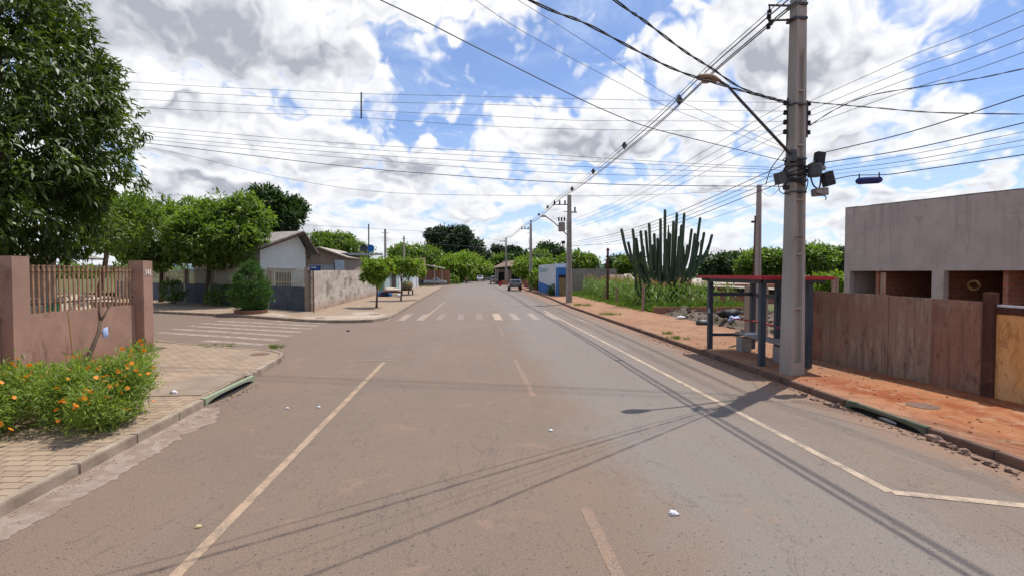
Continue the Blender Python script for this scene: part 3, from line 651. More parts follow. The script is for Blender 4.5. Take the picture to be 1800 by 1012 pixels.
manhole(8.05, 8.5, 0.23, 'small reddish manhole cover in the red verge beside the dark green inlet', GZ - 0.01, M_kerb_red)

# ---- painted markings
def stripe(name, segs, w, m, z=0.004, kind='structure'):
    mb = MB()
    for a, b in segs:
        a = Vector((a[0], a[1])); b = Vector((b[0], b[1])); d = (b - a).normalized(); n = Vector((-d.y, d.x)) * w / 2
        mb.add([(a.x - n.x, a.y - n.y, z), (b.x - n.x, b.y - n.y, z), (b.x + n.x, b.y + n.y, z), (a.x + n.x, a.y + n.y, z)], [(0, 1, 2, 3)])
    bm_ = mb.build(name, m)
    for p in bm_.data.polygons:
        if p.normal.z < 0: p.flip()
    bm_['kind'] = kind; return bm_
stripe('parking_line', [((-2.43, -8), (-2.45, 14.45))], 0.11, M_lineL)
stripe('parking_line', [((-3.5, 14.75), (-2.15, 14.77))], 0.07, M_lineL, 0.006)
stripe('parking_line', [((-2.60, 27.2), (-2.30, 43.5))], 0.12, M_lineL, 0.006)
stripe('parking_line', [((-2.5, 52), (-2.5, 60)), ((-4.5, 60), (-2.5, 60.1))], 0.12, M_zebra_old, 0.006)
stripe('edge_line', [((4.76, 5.42), (4.76, 33.5))], 0.115, M_line)
stripe('edge_line', [((4.77, 5.40), (6.6, 4.72))], 0.13, M_line, 0.006)
stripe('edge_line', [((5.74, 28), (5.9, 23.8))], 0.12, M_zebra)
stripe('edge_line', [((4.9, 40), (5.0, 52))], 0.12, M_zebra_old)
stripe('centre_line', [((1.24, 14.6), (1.24, 10.2)), ((1.2, 5.3), (1.2, 1.0)), ((1.24, 24.0), (1.24, 20.0))], 0.12, M_orange)
mz = []
for i, xx in enumerate([-4.55, -3.72, -2.72, -1.72, -0.62, 0.42, 2.42, 3.5, 4.5]):
    lean = -0.0; mz.append(((xx, 27.1), (xx + lean, 31.2)))
stripe('crosswalk', mz[:3], 0.40, M_zebra, 0.0045); stripe('crosswalk', mz[3:6], 0.36, M_zebra_old, 0.0045); stripe('crosswalk', mz[6:], 0.36, M_zebra, 0.0045)
stripe('crosswalk', [((1.44, 27.0), (1.44, 31.2))], 0.42, M_line, 0.0045)
sz = []
dirs = Vector((-0.895, 0.446))
for i in range(7):
    c0 = Vector((-7.15, 18.25 + i * 1.27)); L_ = [3.0, 6.6, 6.9, 6.8, 6.9, 6.7, 3.4][i]
    sz.append((tuple(c0), tuple(c0 + dirs * L_)))
stripe('crosswalk', sz, 0.42, M_zebra, 0.0045)

# ---- distant hills
def hills(name, Y, pts, m):
    mb = MB(); n = len(pts); vs = []; fs = []
    for (x, h) in pts: vs += [(x, Y, -2), (x, Y + 260, h), (x, Y + 900, h * 0.6)]
    for i in range(n - 1):
        for k in range(2): a = i * 3 + k; fs.append((a, a + 3, a + 4, a + 1))
    o = mb.add(vs, fs).build(name, m, smooth=True); o['kind'] = 'structure'
hp = [(x, 26 + 9 * math.sin(x / 310.0) + 5 * math.sin(x / 97.0 + 1) + 3 * math.sin(x / 41.0)) for x in range(-2600, 2700, 60)]
hills('hills', 1900, hp, M_hill)

# ================================================================== LEFT: boundary wall, house 141
PILX = -9.72
t = empty('boundary_wall', (-9.9, 14, GZ), 'terracotta pink wall with gilt brown railings and square pillars, near left', 'wall'); O = (-9.9, 14, GZ)
def bay(y0, y1):
    MB().box((-9.98, (y0 + y1) / 2, 0.80), (0.16, y1 - y0, 1.52)).build('base_wall', M_pink, t, bevel=0.008, local=O)
    mb = MB(); mb.box((-9.98, (y0 + y1) / 2, 1.78), (0.035, y1 - y0, 0.035)).box((-9.98, (y0 + y1) / 2, 2.52), (0.035, y1 - y0, 0.035))
    mb.build('rail', M_rust, t, local=O)
    mb = MB(); n = int((y1 - y0) / 0.153)
    for i in range(n):
        y = y0 + 0.09 + i * (y1 - y0 - 0.1) / n
        mb.box((-9.94, y, 2.10), (0.028, 0.05, 1.08)).box((-9.94, y, 2.655), (0.05, 0.055, 0.035)).box((-9.918, y, 2.52), (0.014, 0.034, 0.034), ry=0.8)
    mb.build('railing', M_gold, t, local=O)
bay(12.06, 15.93); bay(7.2, 11.58); bay(2.6, 6.75)
for y in (16.16, 11.82, 6.97, 2.4):
    p = MB().box((-9.88, y, 1.49), (0.42, 0.46, 2.72)).build('pillar', M_pink, t, bevel=0.012, local=O)
    MB().box((-9.88, y, 2.865), (0.45, 0.49, 0.03)).build('cap', M_conc2, p, local=(0, 0, 0)) if False else None
# side return of the wall along the side street
MB().slab([(-10.1, 16.32, 0), (-26, 25.1, 0), (-26, 25.1, 1.6), (-10.1, 16.32, 1.6)], 0.16).build('base_wall', M_pink, t, local=O)
# house number 141 on the lit face of the corner pillar
cu = bpy.data.curves.new('number_curve', 'FONT'); cu.body = '141'; cu.size = 0.235; cu.extrude = 0.006; cu.align_x = 'CENTER'; cu.space_character = 0.92; cu.offset = 0.007
tmp = bpy.data.objects.new('number_tmp', cu); COL.objects.link(tmp); dg = bpy.context.evaluated_depsgraph_get()
me = bpy.data.meshes.new_from_object(tmp.evaluated_get(dg)); bpy.data.objects.remove(tmp); bpy.data.curves.remove(cu)
me.materials.clear(); num = link('house_number', me, M_numwhite, t)
num.rotation_euler = (R(90), 0, R(90)); num.location = (-9.66 - O[0], 16.16 - O[1], 2.42 - O[2])
# things over the wall
t2 = empty('garden_seat_cover', (-10.9, 13.6, 0), 'x', 'x') if False else None

def flat_house(name, label, origin, parts): pass
# house behind the pink wall (partly hidden by the mango tree)
hO = (-19.5, 24, 0)
h = empty('house', (hO[0] - 4.2, hO[1] - 0.5, 0), 'low beige house with a brown pillared porch behind the pink wall, under the mango tree', 'house')
mb = MB(); mb.box((-21.0, 26.5, 1.6), (8.0, 4.0, 3.2)); mb.build('wall', M_beige, h, local=hO)
MB().prism([(0, 0), (10.8, 0), (5.5, 1.1)], 0, 0.2).build('gable', M_beige, h).matrix_local = Matrix.Translation((-26 + 19.5, 22.1 - 24, 3.2)) @ Matrix.Rotation(R(90), 4, 'X')
MB().slab([(-15.0, 21.7, 3.22), (-15.0, 29.2, 3.22), (-20.5, 29.2, 4.42), (-20.5, 21.7, 4.42)], 0.08).slab([(-20.5, 21.7, 4.42), (-20.5, 29.2, 4.42), (-26.2, 29.2, 3.22), (-26.2, 21.7, 3.22)], 0.08).build('roof', M_roof, h, local=hO)
for x in (-25, -21.6, -18.6, -15.6): MB().box((x, 22.4, 1.6), (0.28, 0.28, 3.2)).build('porch_post', M_rust if x < -16 else M_beige, h, local=hO)
MB().box((-19.9, 24.47, 1.2), (1.1, 0.06, 2.2)).build('door', M_timber, h, local=hO)
w = MB().box((-17.8, 24.47, 1.75), (1.4, 0.06, 1.2)).build('window', M_teal, h, local=hO)
MB().box((-17.8, 24.42, 1.75), (0.05, 0.05, 1.2)).box((-17.8, 24.42, 1.15), (1.5, 0.05, 0.06)).build('window_frame', M_dkmetal, w, local=hO)
w = MB().box((-22.6, 24.47, 1.75), (1.4, 0.06, 1.2)).build('window', M_white, h, local=hO)
# pale laundry / tarpaulin heap seen between the bars
def heap(name, label, cat, c, d, m, seed, group=None, sub=3, amp=0.3, parent=None):
    bm = bmesh.new(); bmesh.ops.create_icosphere(bm, subdivisions=sub, radius=1.0)
    for v in bm.verts:
        n = mnoise.noise(v.co * 1.7 + Vector((seed * 3.1, 0, 0))) + 0.5 * mnoise.noise(v.co * 4.1 + Vector((seed, seed, 0)))
        v.co *= 1 + amp * n; v.co.x *= d[0] / 2; v.co.y *= d[1] / 2; v.co.z = max(v.co.z, -0.55) * d[2] / 1.6
    me = bpy.data.meshes.new(name); bm.to_mesh(me); bm.free()
    o = link(name, me, m, parent, True); o.location = (c[0], c[1], c[2] + 0.55 * d[2] / 1.6); 
    return tag(o, label, cat, group)
M_tarp = mat('pale_tarpaulin', (0.62, 0.55, 0.45, 1), (0.45, 0.36, 0.27, 1), 0.8, 5, bmp=0.6, bd=0.03)
heap('cloth_heap', 'pale cream cloth heap in the yard seen between the fence bars', 'cloth', (-12.8, 17.3, 0.14), (3.8, 2.2, 1.6), M_tarp, 1)
heap('cloth_heap', 'small cream cloth heap close behind the near pillar of the pink wall', 'cloth', (-12.0, 13.9, 0.14), (2.0, 1.6, 1.5), M_tarp, 5)
bk = MB().lathe((0, 0, 0), [(0.12, 0), (0.16, 0.32), (0.165, 0.32), (0.145, 0.3)], 18).build('bucket', mat('green_plastic', (0.02, 0.25, 0.15, 1), None, 0.4, bmp=0)); bk.location = (-11.0, 14.35, 1.42)
tag(bk, 'small green plastic bucket behind the railings of the pink wall', 'bucket')
heap('soil_pile', 'pile of dark soil holding up the green bucket behind the pink wall', 'soil pile', (-11.0, 14.35, 0.14), (1.4, 1.2, 1.45), M_soil, 8)
pb = MB().box((-10.55, 12.4, 1.0), (0.22, 0.10, 2.2)).build('black_post', M_black); tag(pb, 'black upright post right behind the railings beside the near pillar', 'post')

# bare sapling with ribbon against the wall
sx, sy = -9.35, 13.0
sp_ = empty('bare_sapling', (sx, sy, GZ), 'bare forked sapling leaning along the pink wall', 'sapling')
mb = MB(); mb.tube([(0, 0, -0.05), (0.02, 0.35, 0.5), (-0.0, 0.62, 0.9), (-0.05, 0.75, 1.15)], [0.055, 0.048, 0.042, 0.036], 8)
mb.tube([(-0.05, 0.75, 1.12), (-0.1, 0.78, 1.4), (-0.12, 0.86, 1.75)], [0.03, 0.024, 0.012], 6)
mb.tube([(-0.05, 0.75, 1.12), (-0.1, 1.1, 1.42), (-0.2, 1.6, 1.65), (-0.25, 1.9, 1.8)], [0.032, 0.026, 0.016, 0.008], 6)
mb.tube([(-0.1, 1.1, 1.42), (-0.1, 1.15, 1.75)], [0.014, 0.006], 5)
mb.build('trunk', M_bark, sp_, smooth=True)
rb = heap('ribbon', 'light blue cloth tied round the bare sapling', 'cloth', (sx + 0.03, sy + 0.80, GZ + 0.72), (0.07, 0.20, 0.26), M_bluecloth, 4, sub=2, amp=0.5)
tag(MB().tube([(-9.45, 12.95, GZ - 0.05), (-9.6, 12.98, 1.62)], [0.016, 0.013], 6).build('cane_stake', M_stick), 'thin ochre cane stuck upright beside the bare sapling', 'stake')

# ---- flowering bush
def fern_bush(name, label, c, lobes, ncl, nfl, seed):
    t = empty(name, c, label, 'bush', 'orange flowering bushes on the near left pavement'); lobes = [((a[0], a[1], a[2] * .88), (b_[0], b_[1], b_[2] * .88)) for a, b_ in lobes]
    me = crown_mesh('foliage', lobes, ncl, 15, 0.10, 0.020, 0.17, droop=-0.3, shell=0.42); link('foliage', me, L_flower, t)
    mb = MB(); rs = random.Random(seed)
    for i in range(26):
        l = rs.choice(lobes); a = rs.uniform(0, 6.28); q = Vector(l[0]) + Vector((math.cos(a) * l[1][0] * .7, math.sin(a) * l[1][1] * .7, l[1][2] * rs.uniform(0.0, 0.9)))
        b0 = Vector((rs.uniform(-.3, .3) * l[1][0] + l[0][0] * 0.6, l[0][1] * 0.6 + rs.uniform(-.3, .3) * l[1][1], -0.02)); mb.tube([b0, b0.lerp(q, .5) + Vector((0, 0, .08)), q], [0.012, 0.009, 0.004], 5)
    mb.build('stems', mat('green_brown_stem', (0.13, 0.14, 0.05, 1), (0.16, 0.10, 0.05, 1), 0.8), t)
    # one blossom: 8 petals
    n = 8; a = np.arange(n) * 2 * math.pi / n; C = np.zeros((n, 3)); D = np.stack([np.cos(a), np.sin(a), 0.35 + 0 * a], 1); N = np.tile([0, 0, 1.0], (n, 1))
    fm = leaf_mesh('blossom', C, D, N, 0.034, 0.026, RS.rand(n), 0.05); fm.materials.append(M_petal)
    for i in range(nfl):
        l = lobes[rs.randrange(len(lobes))]; d = Vector((rs.gauss(0, 1), rs.gauss(-0.35, .9), rs.gauss(0.75, 0.8))).normalized()
        q = Vector(l[0]) + Vector((d.x * l[1][0], d.y * l[1][1], d.z * l[1][2])) * rs.uniform(1.08, 1.36)
        if q.z < 0.08: q.z = 0.12 + rs.random() * 0.4
        f = bpy.data.objects.new('blossom', fm); COL.objects.link(f); f.parent = t; f.location = q + Vector((0, 0, 0))
        f.rotation_euler = (rs.uniform(-1.2, 1.2), rs.uniform(-1.0, 1.0), rs.uniform(0, 6)); s = rs.uniform(0.95, 1.5); f.scale = (s, s, s)
    return t
fern_bush('flowering_bush', 'feathery green bush dotted with orange flowers, the one nearer the kerb', (-5.75, 8.3, GZ),
    [((0.0, 0.35, 0.50), (0.50, 0.72, 0.48)), ((0.22, -0.25, 0.40), (0.34, 0.55, 0.40)), ((-0.5, 0.1, 0.5), (0.55, 0.6, 0.45)), ((-0.15, 0.75, 0.68), (0.42, 0.5, 0.42)), ((0.1, 0.5, .8), (0.3, .4, .3)), ((-.1, 1.15, .95), (.22, .25, .3)), ((.35, .2, .7), (.2, .25, .22)), ((-.7, .6, .85), (.25, .3, .25)), ((.3, -.6, .5), (.2, .25, .25))], 1000, 99, 3)
fern_bush('flowering_bush', 'feathery green bush with orange flowers at the left edge of the picture', (-7.35, 7.75, GZ),
    [((0.1, 0.3, 0.45), (0.65, 0.7, 0.45)), ((0.45, -0.35, 0.36), (0.45, 0.45, 0.32)), ((-0.6, 0.5, 0.55), (0.6, 0.6, 0.5)), ((0.35, 0.95, 0.65), (0.45, 0.5, 0.4)), ((-.2, -.4, .35), (.5, .5, .3)), ((.1, .2, .9), (.25, .3, .25)), ((-.7, .1, .95), (.3, .3, .25))], 1050, 98, 5)

fern_bush('flowering_bush', 'feathery bush with orange flowers leaning against the pink wall behind the others', (-7.3, 9.3, GZ),
    [((0.0, 0.1, 0.36), (0.75, 0.55, 0.34)), ((0.7, 0.2, 0.42), (0.4, 0.45, 0.34)), ((-.5, .5, .4), (.5, .4, .3)), ((.4, .6, .5), (.25, .25, .3))], 700, 90, 8)

# ---- big mango tree over the wall
mc = [((-14.1, 16.2, 7.6), (3.4, 4.0, 3.6)), ((-13.3, 15.0, 5.3), (2.6, 3.2, 2.3)), ((-14.9, 16.6, 10.6), (3.0, 3.4, 2.6)), ((-12.7, 17.0, 6.3), (2.3, 2.3, 1.9)), ((-13.0, 17.2, 8.4), (1.9, 2.2, 2.1)),
      ((-16.0, 15.5, 7.5), (3.5, 3.5, 4.0)), ((-14.2, 13.2, 8.4), (2.6, 2.6, 3.0)), ((-13.0, 13.4, 4.5), (1.9, 2.2, 1.5)), ((-15.4, 16.0, 12.4), (2.2, 2.4, 1.5)), ((-15.0, 14.0, 4.3), (2.4, 2.2, 1.7)), ((-13.6, 17.6, 4.3), (1.9, 1.9, 1.5)), ((-17.0, 17.0, 4.5), (2.2, 2.2, 1.8))]
make_tree('mango_tree', 'tall dark mango tree rising behind the pink wall at the left edge', (-14.2, 16.4, 0.12), [((c[0] - .25, c[1], c[2]), r) for c, r in mc], 0.32, L_mango, 5200, 18, 0.26, 0.070, 0.30, trunk_top=(-14.0, 16.2, 7.0), limbs=9, droop=0.75, shell=0.66)
make_tree('garden_tree', 'smaller bright green tree peeping out behind the mango tree', (-17.8, 25.6, 0.1), lobed((-17.4, 26.4, 4.9), (2.0, 2.0, 1.8), 4, .6, 3), 0.14, L_mid, 420, 14, 0.22, 0.08, 0.3, droop=0.4)

# ---- corner house fence (blue-grey low wall)
c0 = Vector((-9.94, 32.4)); dv = Vector((-0.757, 0.653)); fO = (c0.x, c0.y, GZ)
t = empty('corner_fence', fO, 'low blue-grey wall with ivory bars along the far side of the side street', 'fence')
def along(s, z=0.0, off=0.0): q = c0 + dv * s + Vector((dv.y, -dv.x)) * off; return (q.x, q.y, z)
Lw = 34.0
MB().slab([along(0, 0), along(Lw, 0), along(Lw, 1.62), along(0, 1.62)], 0.15).build('base_wall', M_greywall, t, local=fO)
ang = math.atan2(dv.y, dv.x)
for i, s in enumerate((0.15, 4.6, 8.9, 13.2, 17.6, 22, 26.5, 31)):
    MB().box(along(s, 1.43, -0.02), (0.30, 0.30, 2.75), rz=ang).build('pillar', M_beige if i != 2 else M_ivory, t, local=fO)
mb = MB()
mb.slab([along(0.2, 1.85), along(Lw, 1.85), along(Lw, 1.89), along(0.2, 1.89)], 0.04).slab([along(0.2, 2.58), along(Lw, 2.58), along(Lw, 2.62), along(0.2, 2.62)], 0.04)
for i in range(int(Lw / 0.19)):
    mb.box(along(0.3 + i * 0.19, 2.2, -0.03), (0.045, 0.03, 1.15), rz=ang)
mb.build('railing', M_ivory, t, local=fO)
# stained wall along the street
wO = (-9.94, 32.6, GZ)
t = empty('old_wall', wO, 'old whitewashed wall streaked with black mould along the left pavement', 'wall')
MB().slab([(-9.84, 32.25, 0), (-10.25, 56.5, 0), (-10.25, 56.5, 2.72), (-9.84, 32.25, 2.62)], -0.16).build('base_wall', M_stained, t, local=wO)
mb = MB()
for i in range(5): MB
MB().slab([(-9.80, 32.25, 2.60), (-10.21, 56.5, 2.70), (-10.43, 56.5, 2.70), (-10.02, 32.25, 2.60)], -0.05).build('coping', M_brick, t, local=wO)
# street name sign
t = empty('street_sign', (-9.35, 31.2, GZ), 'small blue street name plate on a thin brown post before the corner fence', 'street sign')
MB().tube([(0, 0, 0), (0, 0, 2.75)], 0.035, 8).build('post', M_rust, t)
pl = MB().box((0.12, -0.045, 2.62), (0.62, 0.02, 0.30), rz=0.12).build('plate', mat('navy_sign_enamel', (0.015, 0.045, 0.20, 1), None, 0.4, bmp=0), t)
MB().box((0.04, -0.068, 2.665), (0.30, 0.006, 0.05), rz=0.12).build('lettering', M_white, pl)
# cypress shrub in a brick planter
t = make_tree('cypress_shrub', 'rounded bright green cypress growing in a brick ring on the side street pavement', (-12.95, 31.2, GZ),
    [((-12.95, 31.2, 1.55), (0.95, 0.95, 1.35)), ((-13.15, 31.1, 1.1), (0.98, 0.98, 0.85)), ((-12.75, 31.2, 1.2), (0.95, 0.95, .95)), ((-12.9, 31.2, 2.45), (0.45, 0.45, 0.6)), ((-13.3, 31.2, 2.0), (0.45, 0.5, 0.6))], 0.09, L_cypress, 900, 16, 0.20, 0.035, 0.16, cat='shrub', droop=-0.9, shell=0.75)
o = MB().lathe((0, 0, 0), [(0.9, -0.02), (0.9, 0.2), (0.76, 0.2), (0.76, 0.08), (0.02, 0.08)], 20).build('planter_ring', M_brick); o.location = (-12.95, 31.2, GZ); tag(o, 'low brick ring round the foot of the cypress', 'planter')
# two pavement trees with broad leaves
make_tree('pavement_tree', 'round leafy tree on the side street, the one nearer the white gable', (-19.9, 40.0, GZ), lobed((-18.3, 38.8, 5.25), (3.4, 3.0, 3.15), 7, 0.58, 5), 0.17, L_round, 1500, 15, 0.36, 0.15, 0.42,
          group='leafy trees along the side street', limbs=6, droop=0.2, trunk_top=(-19.3, 39.6, 4.5), bark=M_bark)
make_tree('pavement_tree', 'round leafy tree on the side street, the one further left', (-25.0, 43.4, GZ), lobed((-23.6, 40.6, 5.25), (3.7, 3.0, 3.15), 7, 0.58, 8), 0.17, L_round, 1500, 15, 0.36, 0.15, 0.42,
          group='leafy trees along the side street', limbs=6, droop=0.2, trunk_top=(-24.4, 42.4, 4.2), bark=M_bark)
make_tree('garden_shrub', 'leggy green shrub under the trees by the grey wall', (-17.9, 38.2, GZ), [((-17.9, 38.2, .9), (.9, .9, .7)), ((-18.6, 38.6, .7), (.6, .6, .5))], 0.03, L_mid, 90, 12, 0.35, 0.05, 0.2, cat='shrub', limbs=3)
make_tree('garden_shrub', 'dusty shrub at the far left beside the grey wall', (-22.8, 41.0, GZ), [((-22.8, 41.0, 1.1), (.8, .8, .8))], 0.05, L_mid, 90, 12, 0.35, 0.06, 0.2, cat='shrub', limbs=3)

# ---- white gabled corner house: the gable looks at the street
a0 = Vector((-15.88, 40.0)); gd = Vector((0.47, 0.8827)); rd = Vector((-0.8827, 0.47)); hO = (-16.0, 43, 0)
def q_(s, z, back=0.0, out=0.0): v = a0 + gd * s + rd * back - rd * out; return (v.x, v.y, z)
h = empty('gabled_house', hO, 'white gabled house with a grey fibre cement roof behind the corner fence', 'house')
mb = MB(); prof = [(0, 0), (4.45, 0), (4.45, 4.4), (3.58, 5.65), (0, 4.45)]
n = len(prof); vs = [q_(s, z) for s, z in prof] + [q_(s, z, 7.5) for s, z in prof]
mb.add(vs, [tuple(range(n)), tuple(range(2 * n - 1, n - 1, -1))] + [((i + 1) % n, i, i + n, (i + 1) % n + n) for i in range(n)]); mb.build('wall', M_cream, h, local=hO)
MB().slab([q_(-0.8, 4.28, -0.75), q_(-0.8, 4.28, 8), q_(3.58, 5.80, 8), q_(3.58, 5.80, -0.75)], 0.07).build('roof', M_roof, h, local=hO)
MB().slab([q_(3.58, 5.80, -0.75), q_(3.58, 5.80, 8), q_(5.2, 4.0, 8), q_(5.2, 4.0, -0.75)], 0.07).build('roof', M_roof, h, local=hO)
MB().slab([q_(-0.8, 4.22, -0.78), q_(3.58, 5.74, -0.78), q_(3.58, 5.60, -0.78), q_(-0.8, 4.08, -0.78)], 0.03).slab([q_(3.58, 5.74, -0.78), q_(5.2, 3.94, -0.78), q_(5.2, 3.80, -0.78), q_(3.58, 5.60, -0.78)], 0.03).build('bargeboard', M_timber, h, local=hO)
w = MB().slab([q_(1.0, 2.75, out=0.30), q_(3.2, 2.75, out=0.30), q_(3.2, 2.83, out=0.3), q_(1.0, 2.83, out=0.3)], 0.32).build('window_canopy', M_conc2, h, local=hO)
w = MB().slab([q_(1.4, 1.3, out=0.03), q_(2.9, 1.3, out=0.03), q_(2.9, 2.5, out=0.03), q_(1.4, 2.5, out=0.03)], 0.05).build('window', M_glass, h, local=hO)
MB().slab([q_(-0.02, 0, 2), q_(-0.02, 0, 3), q_(-0.02, 2.1, 3), q_(-0.02, 2.1, 2)], 0.05).build('door', M_timber, h, local=hO)
# second, smaller gabled house
hO = (-12.6, 47, 0)
h = empty('gabled_house', hO, 'small grey gabled house with a metal gate next to the white house', 'house')
A = P(545, 448, 47); B = P(563, 436, 47); Cc = P(604, 451, 47)
mb = MB(); prof = [(A[0], 0), (Cc[0], 0), (Cc[0], Cc[2]), (B[0], B[2]), (A[0], A[2])]; n = 5
vs = [(x, 47, z) for x, z in prof] + [(x - .4, 56, z) for x, z in prof]
mb.add(vs, [tuple(range(n)), tuple(range(2 * n - 1, n - 1, -1))] + [((i + 1) % n, i, i + n, (i + 1) % n + n) for i in range(n)]); mb.build('wall', M_beige, h, local=hO)
MB().slab([(B[0], 46.3, B[2] + .1), (Cc[0] + .45, 46.3, Cc[2] - .05), (Cc[0] + .1, 57, Cc[2] - .05), (B[0] - .35, 57, B[2] + .1)], 0.1).build('roof', M_roof2, h, local=hO)
MB().slab([(A[0] - .5, 46.3, A[2] - .2), (B[0], 46.3, B[2] + .1), (B[0] - .35, 57, B[2] + .1), (A[0] - .9, 57, A[2] - .2)], 0.1).build('roof', M_roof2, h, local=hO)
g1 = P(541, 452, 46.8); g2 = P(587, 474, 46.8); MB().box(((g1[0] + g2[0]) / 2, 46.85, 1.6), (g2[0] - g1[0], 0.08, 3.2)).build('gate', mat('grey_metal_gate', (0.36, 0.38, 0.42, 1), (0.30, 0.32, 0.35, 1), 0.6), h, local=hO)
g1 = P(589, 455, 46.7); g2 = P(605, 474, 46.7); MB().box(((g1[0] + g2[0]) / 2, 46.7, 2.0), (g2[0] - g1[0], 0.08, 3.2)).build('door', mat('pale_blue_sheet', (0.50, 0.60, 0.66, 1), (0.42, 0.50, 0.56, 1), 0.6), h, local=hO)
# flat roofed beige building
hO = (-12, 56, 0)
h = empty('flat_roofed_building', hO, 'long beige flat-roofed building with a grey roof edge behind the mouldy wall', 'building')
MB().prism([(-11.6, 49), (-11.2, 62), (-18, 62), (-18, 49)], 0, 4.05).build('wall', M_beige, h, local=hO)
MB().slab([(-11.3, 48.5, 4.08), (-10.7, 62.3, 4.55), (-18.3, 62.3, 4.55), (-18.3, 48.5, 4.08)], -0.22).build('roof', mat('slate_grey_roof_edge', (0.13, 0.15, 0.19, 1), (0.10, 0.11, 0.14, 1), 0.7), h, local=hO)
# row of small shops beyond
def shop(label, y0, y1, x0, x1, z, m, doors=(), top=None):
    O = (x0, y0, 0); t = empty('shop_building', O, label, 'shop', 'low shopfronts along the left pavement')
    MB().prism([(x0, y0), (x1, y1), (x1 - 7, y1), (x0 - 7, y0)], 0, z).build('wall', m, t, local=O)
    for (f0, f1, zz, mm) in doors:
        a = (x0 + (x1 - x0) * f0, y0 + (y1 - y0) * f0); b = (x0 + (x1 - x0) * f1, y0 + (y1 - y0) * f1)
        MB().slab([(a[0] + .04, a[1], GZ), (b[0] + .04, b[1], GZ), (b[0] + .04, b[1], zz), (a[0] + .04, a[1], zz)], 0.06).build('door', mm, t, local=O)
    if top: MB().prism([(x0 + .5, y0), (x1 + .5, y1), (x1 - 7.2, y1), (x0 - 7.2, y0)], z, z + 0.18).build('roof', top, t, local=O)
M_dgreen = mat('dark_green_panel', (0.03, 0.10, 0.06, 1), None, 0.6)
shop('green and blue panelled shopfront right beyond the mouldy wall', 57, 64, -10.25, -9.95, 3.2, M_beige, [(0.08, 0.42, 3.0, M_dgreen), (0.5, 0.9, 2.9, M_teal)], M_conc2)
shop('shop with a dark open doorway and grey-blue walls', 64.2, 74, -9.9, -9.45, 3.4, M_teal, [(0.02, 0.30, 2.7, M_openshade), (0.5, 0.75, 2.6, M_white)], M_conc2)  # open doorway is a flat near-black panel, its inner shade painted
shop('white shop at the end of the row, next to the far corner', 74.2, 85, -9.4, -8.7, 3.3, M_white, [(0.1, 0.5, 2.7, M_teal)], None)
t = empty('shop_sign', (-8.5, 84, 0), 'beige projecting sign with a dark picture on the last white shop', 'sign')
MB().box((0.25, -0.1, 3.9), (1.6, 0.14, 1.9)).build('board', mat('beige_sign_board', (0.55, 0.42, 0.24, 1), None, 0.6, bmp=0), t); MB().box((0.35, -0.185, 4.0), (0.7, 0.02, 1.3)).build('picture', M_timber, t)
MB().tube([(0.25, 0, 0), (0.25, 0, 3.0)], 0.06).build('post', M_dkmetal, t)
# street saplings with green crowns
def sapling(label, px, pyb, Y, lob, grp, seed):
    x, y, z = G(px, pyb, GZ); rs_ = random.Random(seed); lo_ = []
    for (c, r) in lob(x, y):
        lo_.append((c, tuple(v * .78 for v in r)))
        for k in range(3): lo_.append(((c[0] + rs_.uniform(-1, 1) * r[0], c[1] + rs_.uniform(-1, 1) * r[1], c[2] + rs_.uniform(-.6, .8) * r[2]), tuple(v * rs_.uniform(.28, .45) for v in r)))
    return make_tree('street_sapling', label, (x, y, GZ), lo_, 0.075, L_bright, 270, 13, 0.24, 0.12, 0.22, group=grp, cat='tree', trunk_top=(x + .05, y, 2.2), limbs=5, droop=0.15)
gs = 'young street trees on the far left pavement'
sapling('young street tree with a bright yellow-green crown, nearest to the corner', 662, 540, 35, lambda x, y: [((x, y, 2.75), (1.0, 1.0, 0.75)), ((x - .45, y, 2.5), (0.6, .6, .5)), ((x + .5, y, 2.95), (.6, .6, .5)), ((x, y, 2.05), (.55, .55, .4))], gs, 1)
sapling('young street tree in the middle of the far left pavement row', 705, 528, 44, lambda x, y: [((x + .1, y, 3.0), (1.5, 1.4, 0.9)), ((x - .9, y, 3.1), (0.8, .8, .6)), ((x + .9, y, 2.8), (.8, .8, .7))], gs, 2)
sapling('young street tree furthest along the far left pavement', 718, 517, 55, lambda x, y: [((x + .2, y, 3.2), (1.5, 1.4, 1.0)), ((x + 1.0, y, 3.0), (0.9, .8, .8)), ((x - .9, y, 3.0), (.8, .8, .7))], gs, 3)
# clutter on the far left pavement
o = heap('tarpaulin_bundle', 'crumpled bright blue tarpaulin on the ground by the shopfronts', 'tarpaulin', (-8.85, 53, GZ), (1.5, 1.5, 0.55), M_blue, 3, sub=2)
t = empty('low_table', (-8.0, 52, GZ), 'low dark table with pale goods on the far left pavement', 'table')
MB().box((0, 0, 0.42), (2.1, 1.3, 0.12)).build('table_top', M_timber, t)
for sx_ in (-.9, .9):
    for sy_ in (-.5, .5): MB().box((sx_, sy_, 0.19), (0.1, 0.1, 0.38)).build('leg', M_timber, t)
heap('goods_heap', 'pale goods heaped on the low dark table', 'goods', (-8.0, 52, GZ + .48), (1.7, 1.0, 0.4), M_tarp, 6, sub=2)
t = empty('handcart', (-6.75, 54.5, GZ), 'dark loaded handcart beside the street saplings', 'cart')
MB().box((0, 0, 0.55), (1.0, 1.4, 0.12)).build('bed', M_dkmetal, t); 
for s_ in (-1, 1):
    w_ = MB().lathe((s_ * .55, 0, .3), [(0.29, -.04), (0.3, 0), (0.29, .04)], 16, 'X').build('wheel', M_tyre, t)
MB().tube([(-.3, -.6, .6), (-.3, -1.2, .85), (.3, -1.2, .85), (.3, -.6, .6)], 0.03, 6).build('handle', M_dkmetal, t)
heap('sack_load', 'brown sacks piled on the handcart', 'sacks', (-6.75, 54.5, GZ + .6), (1.1, 1.5, 0.95), M_soil, 9, sub=2)
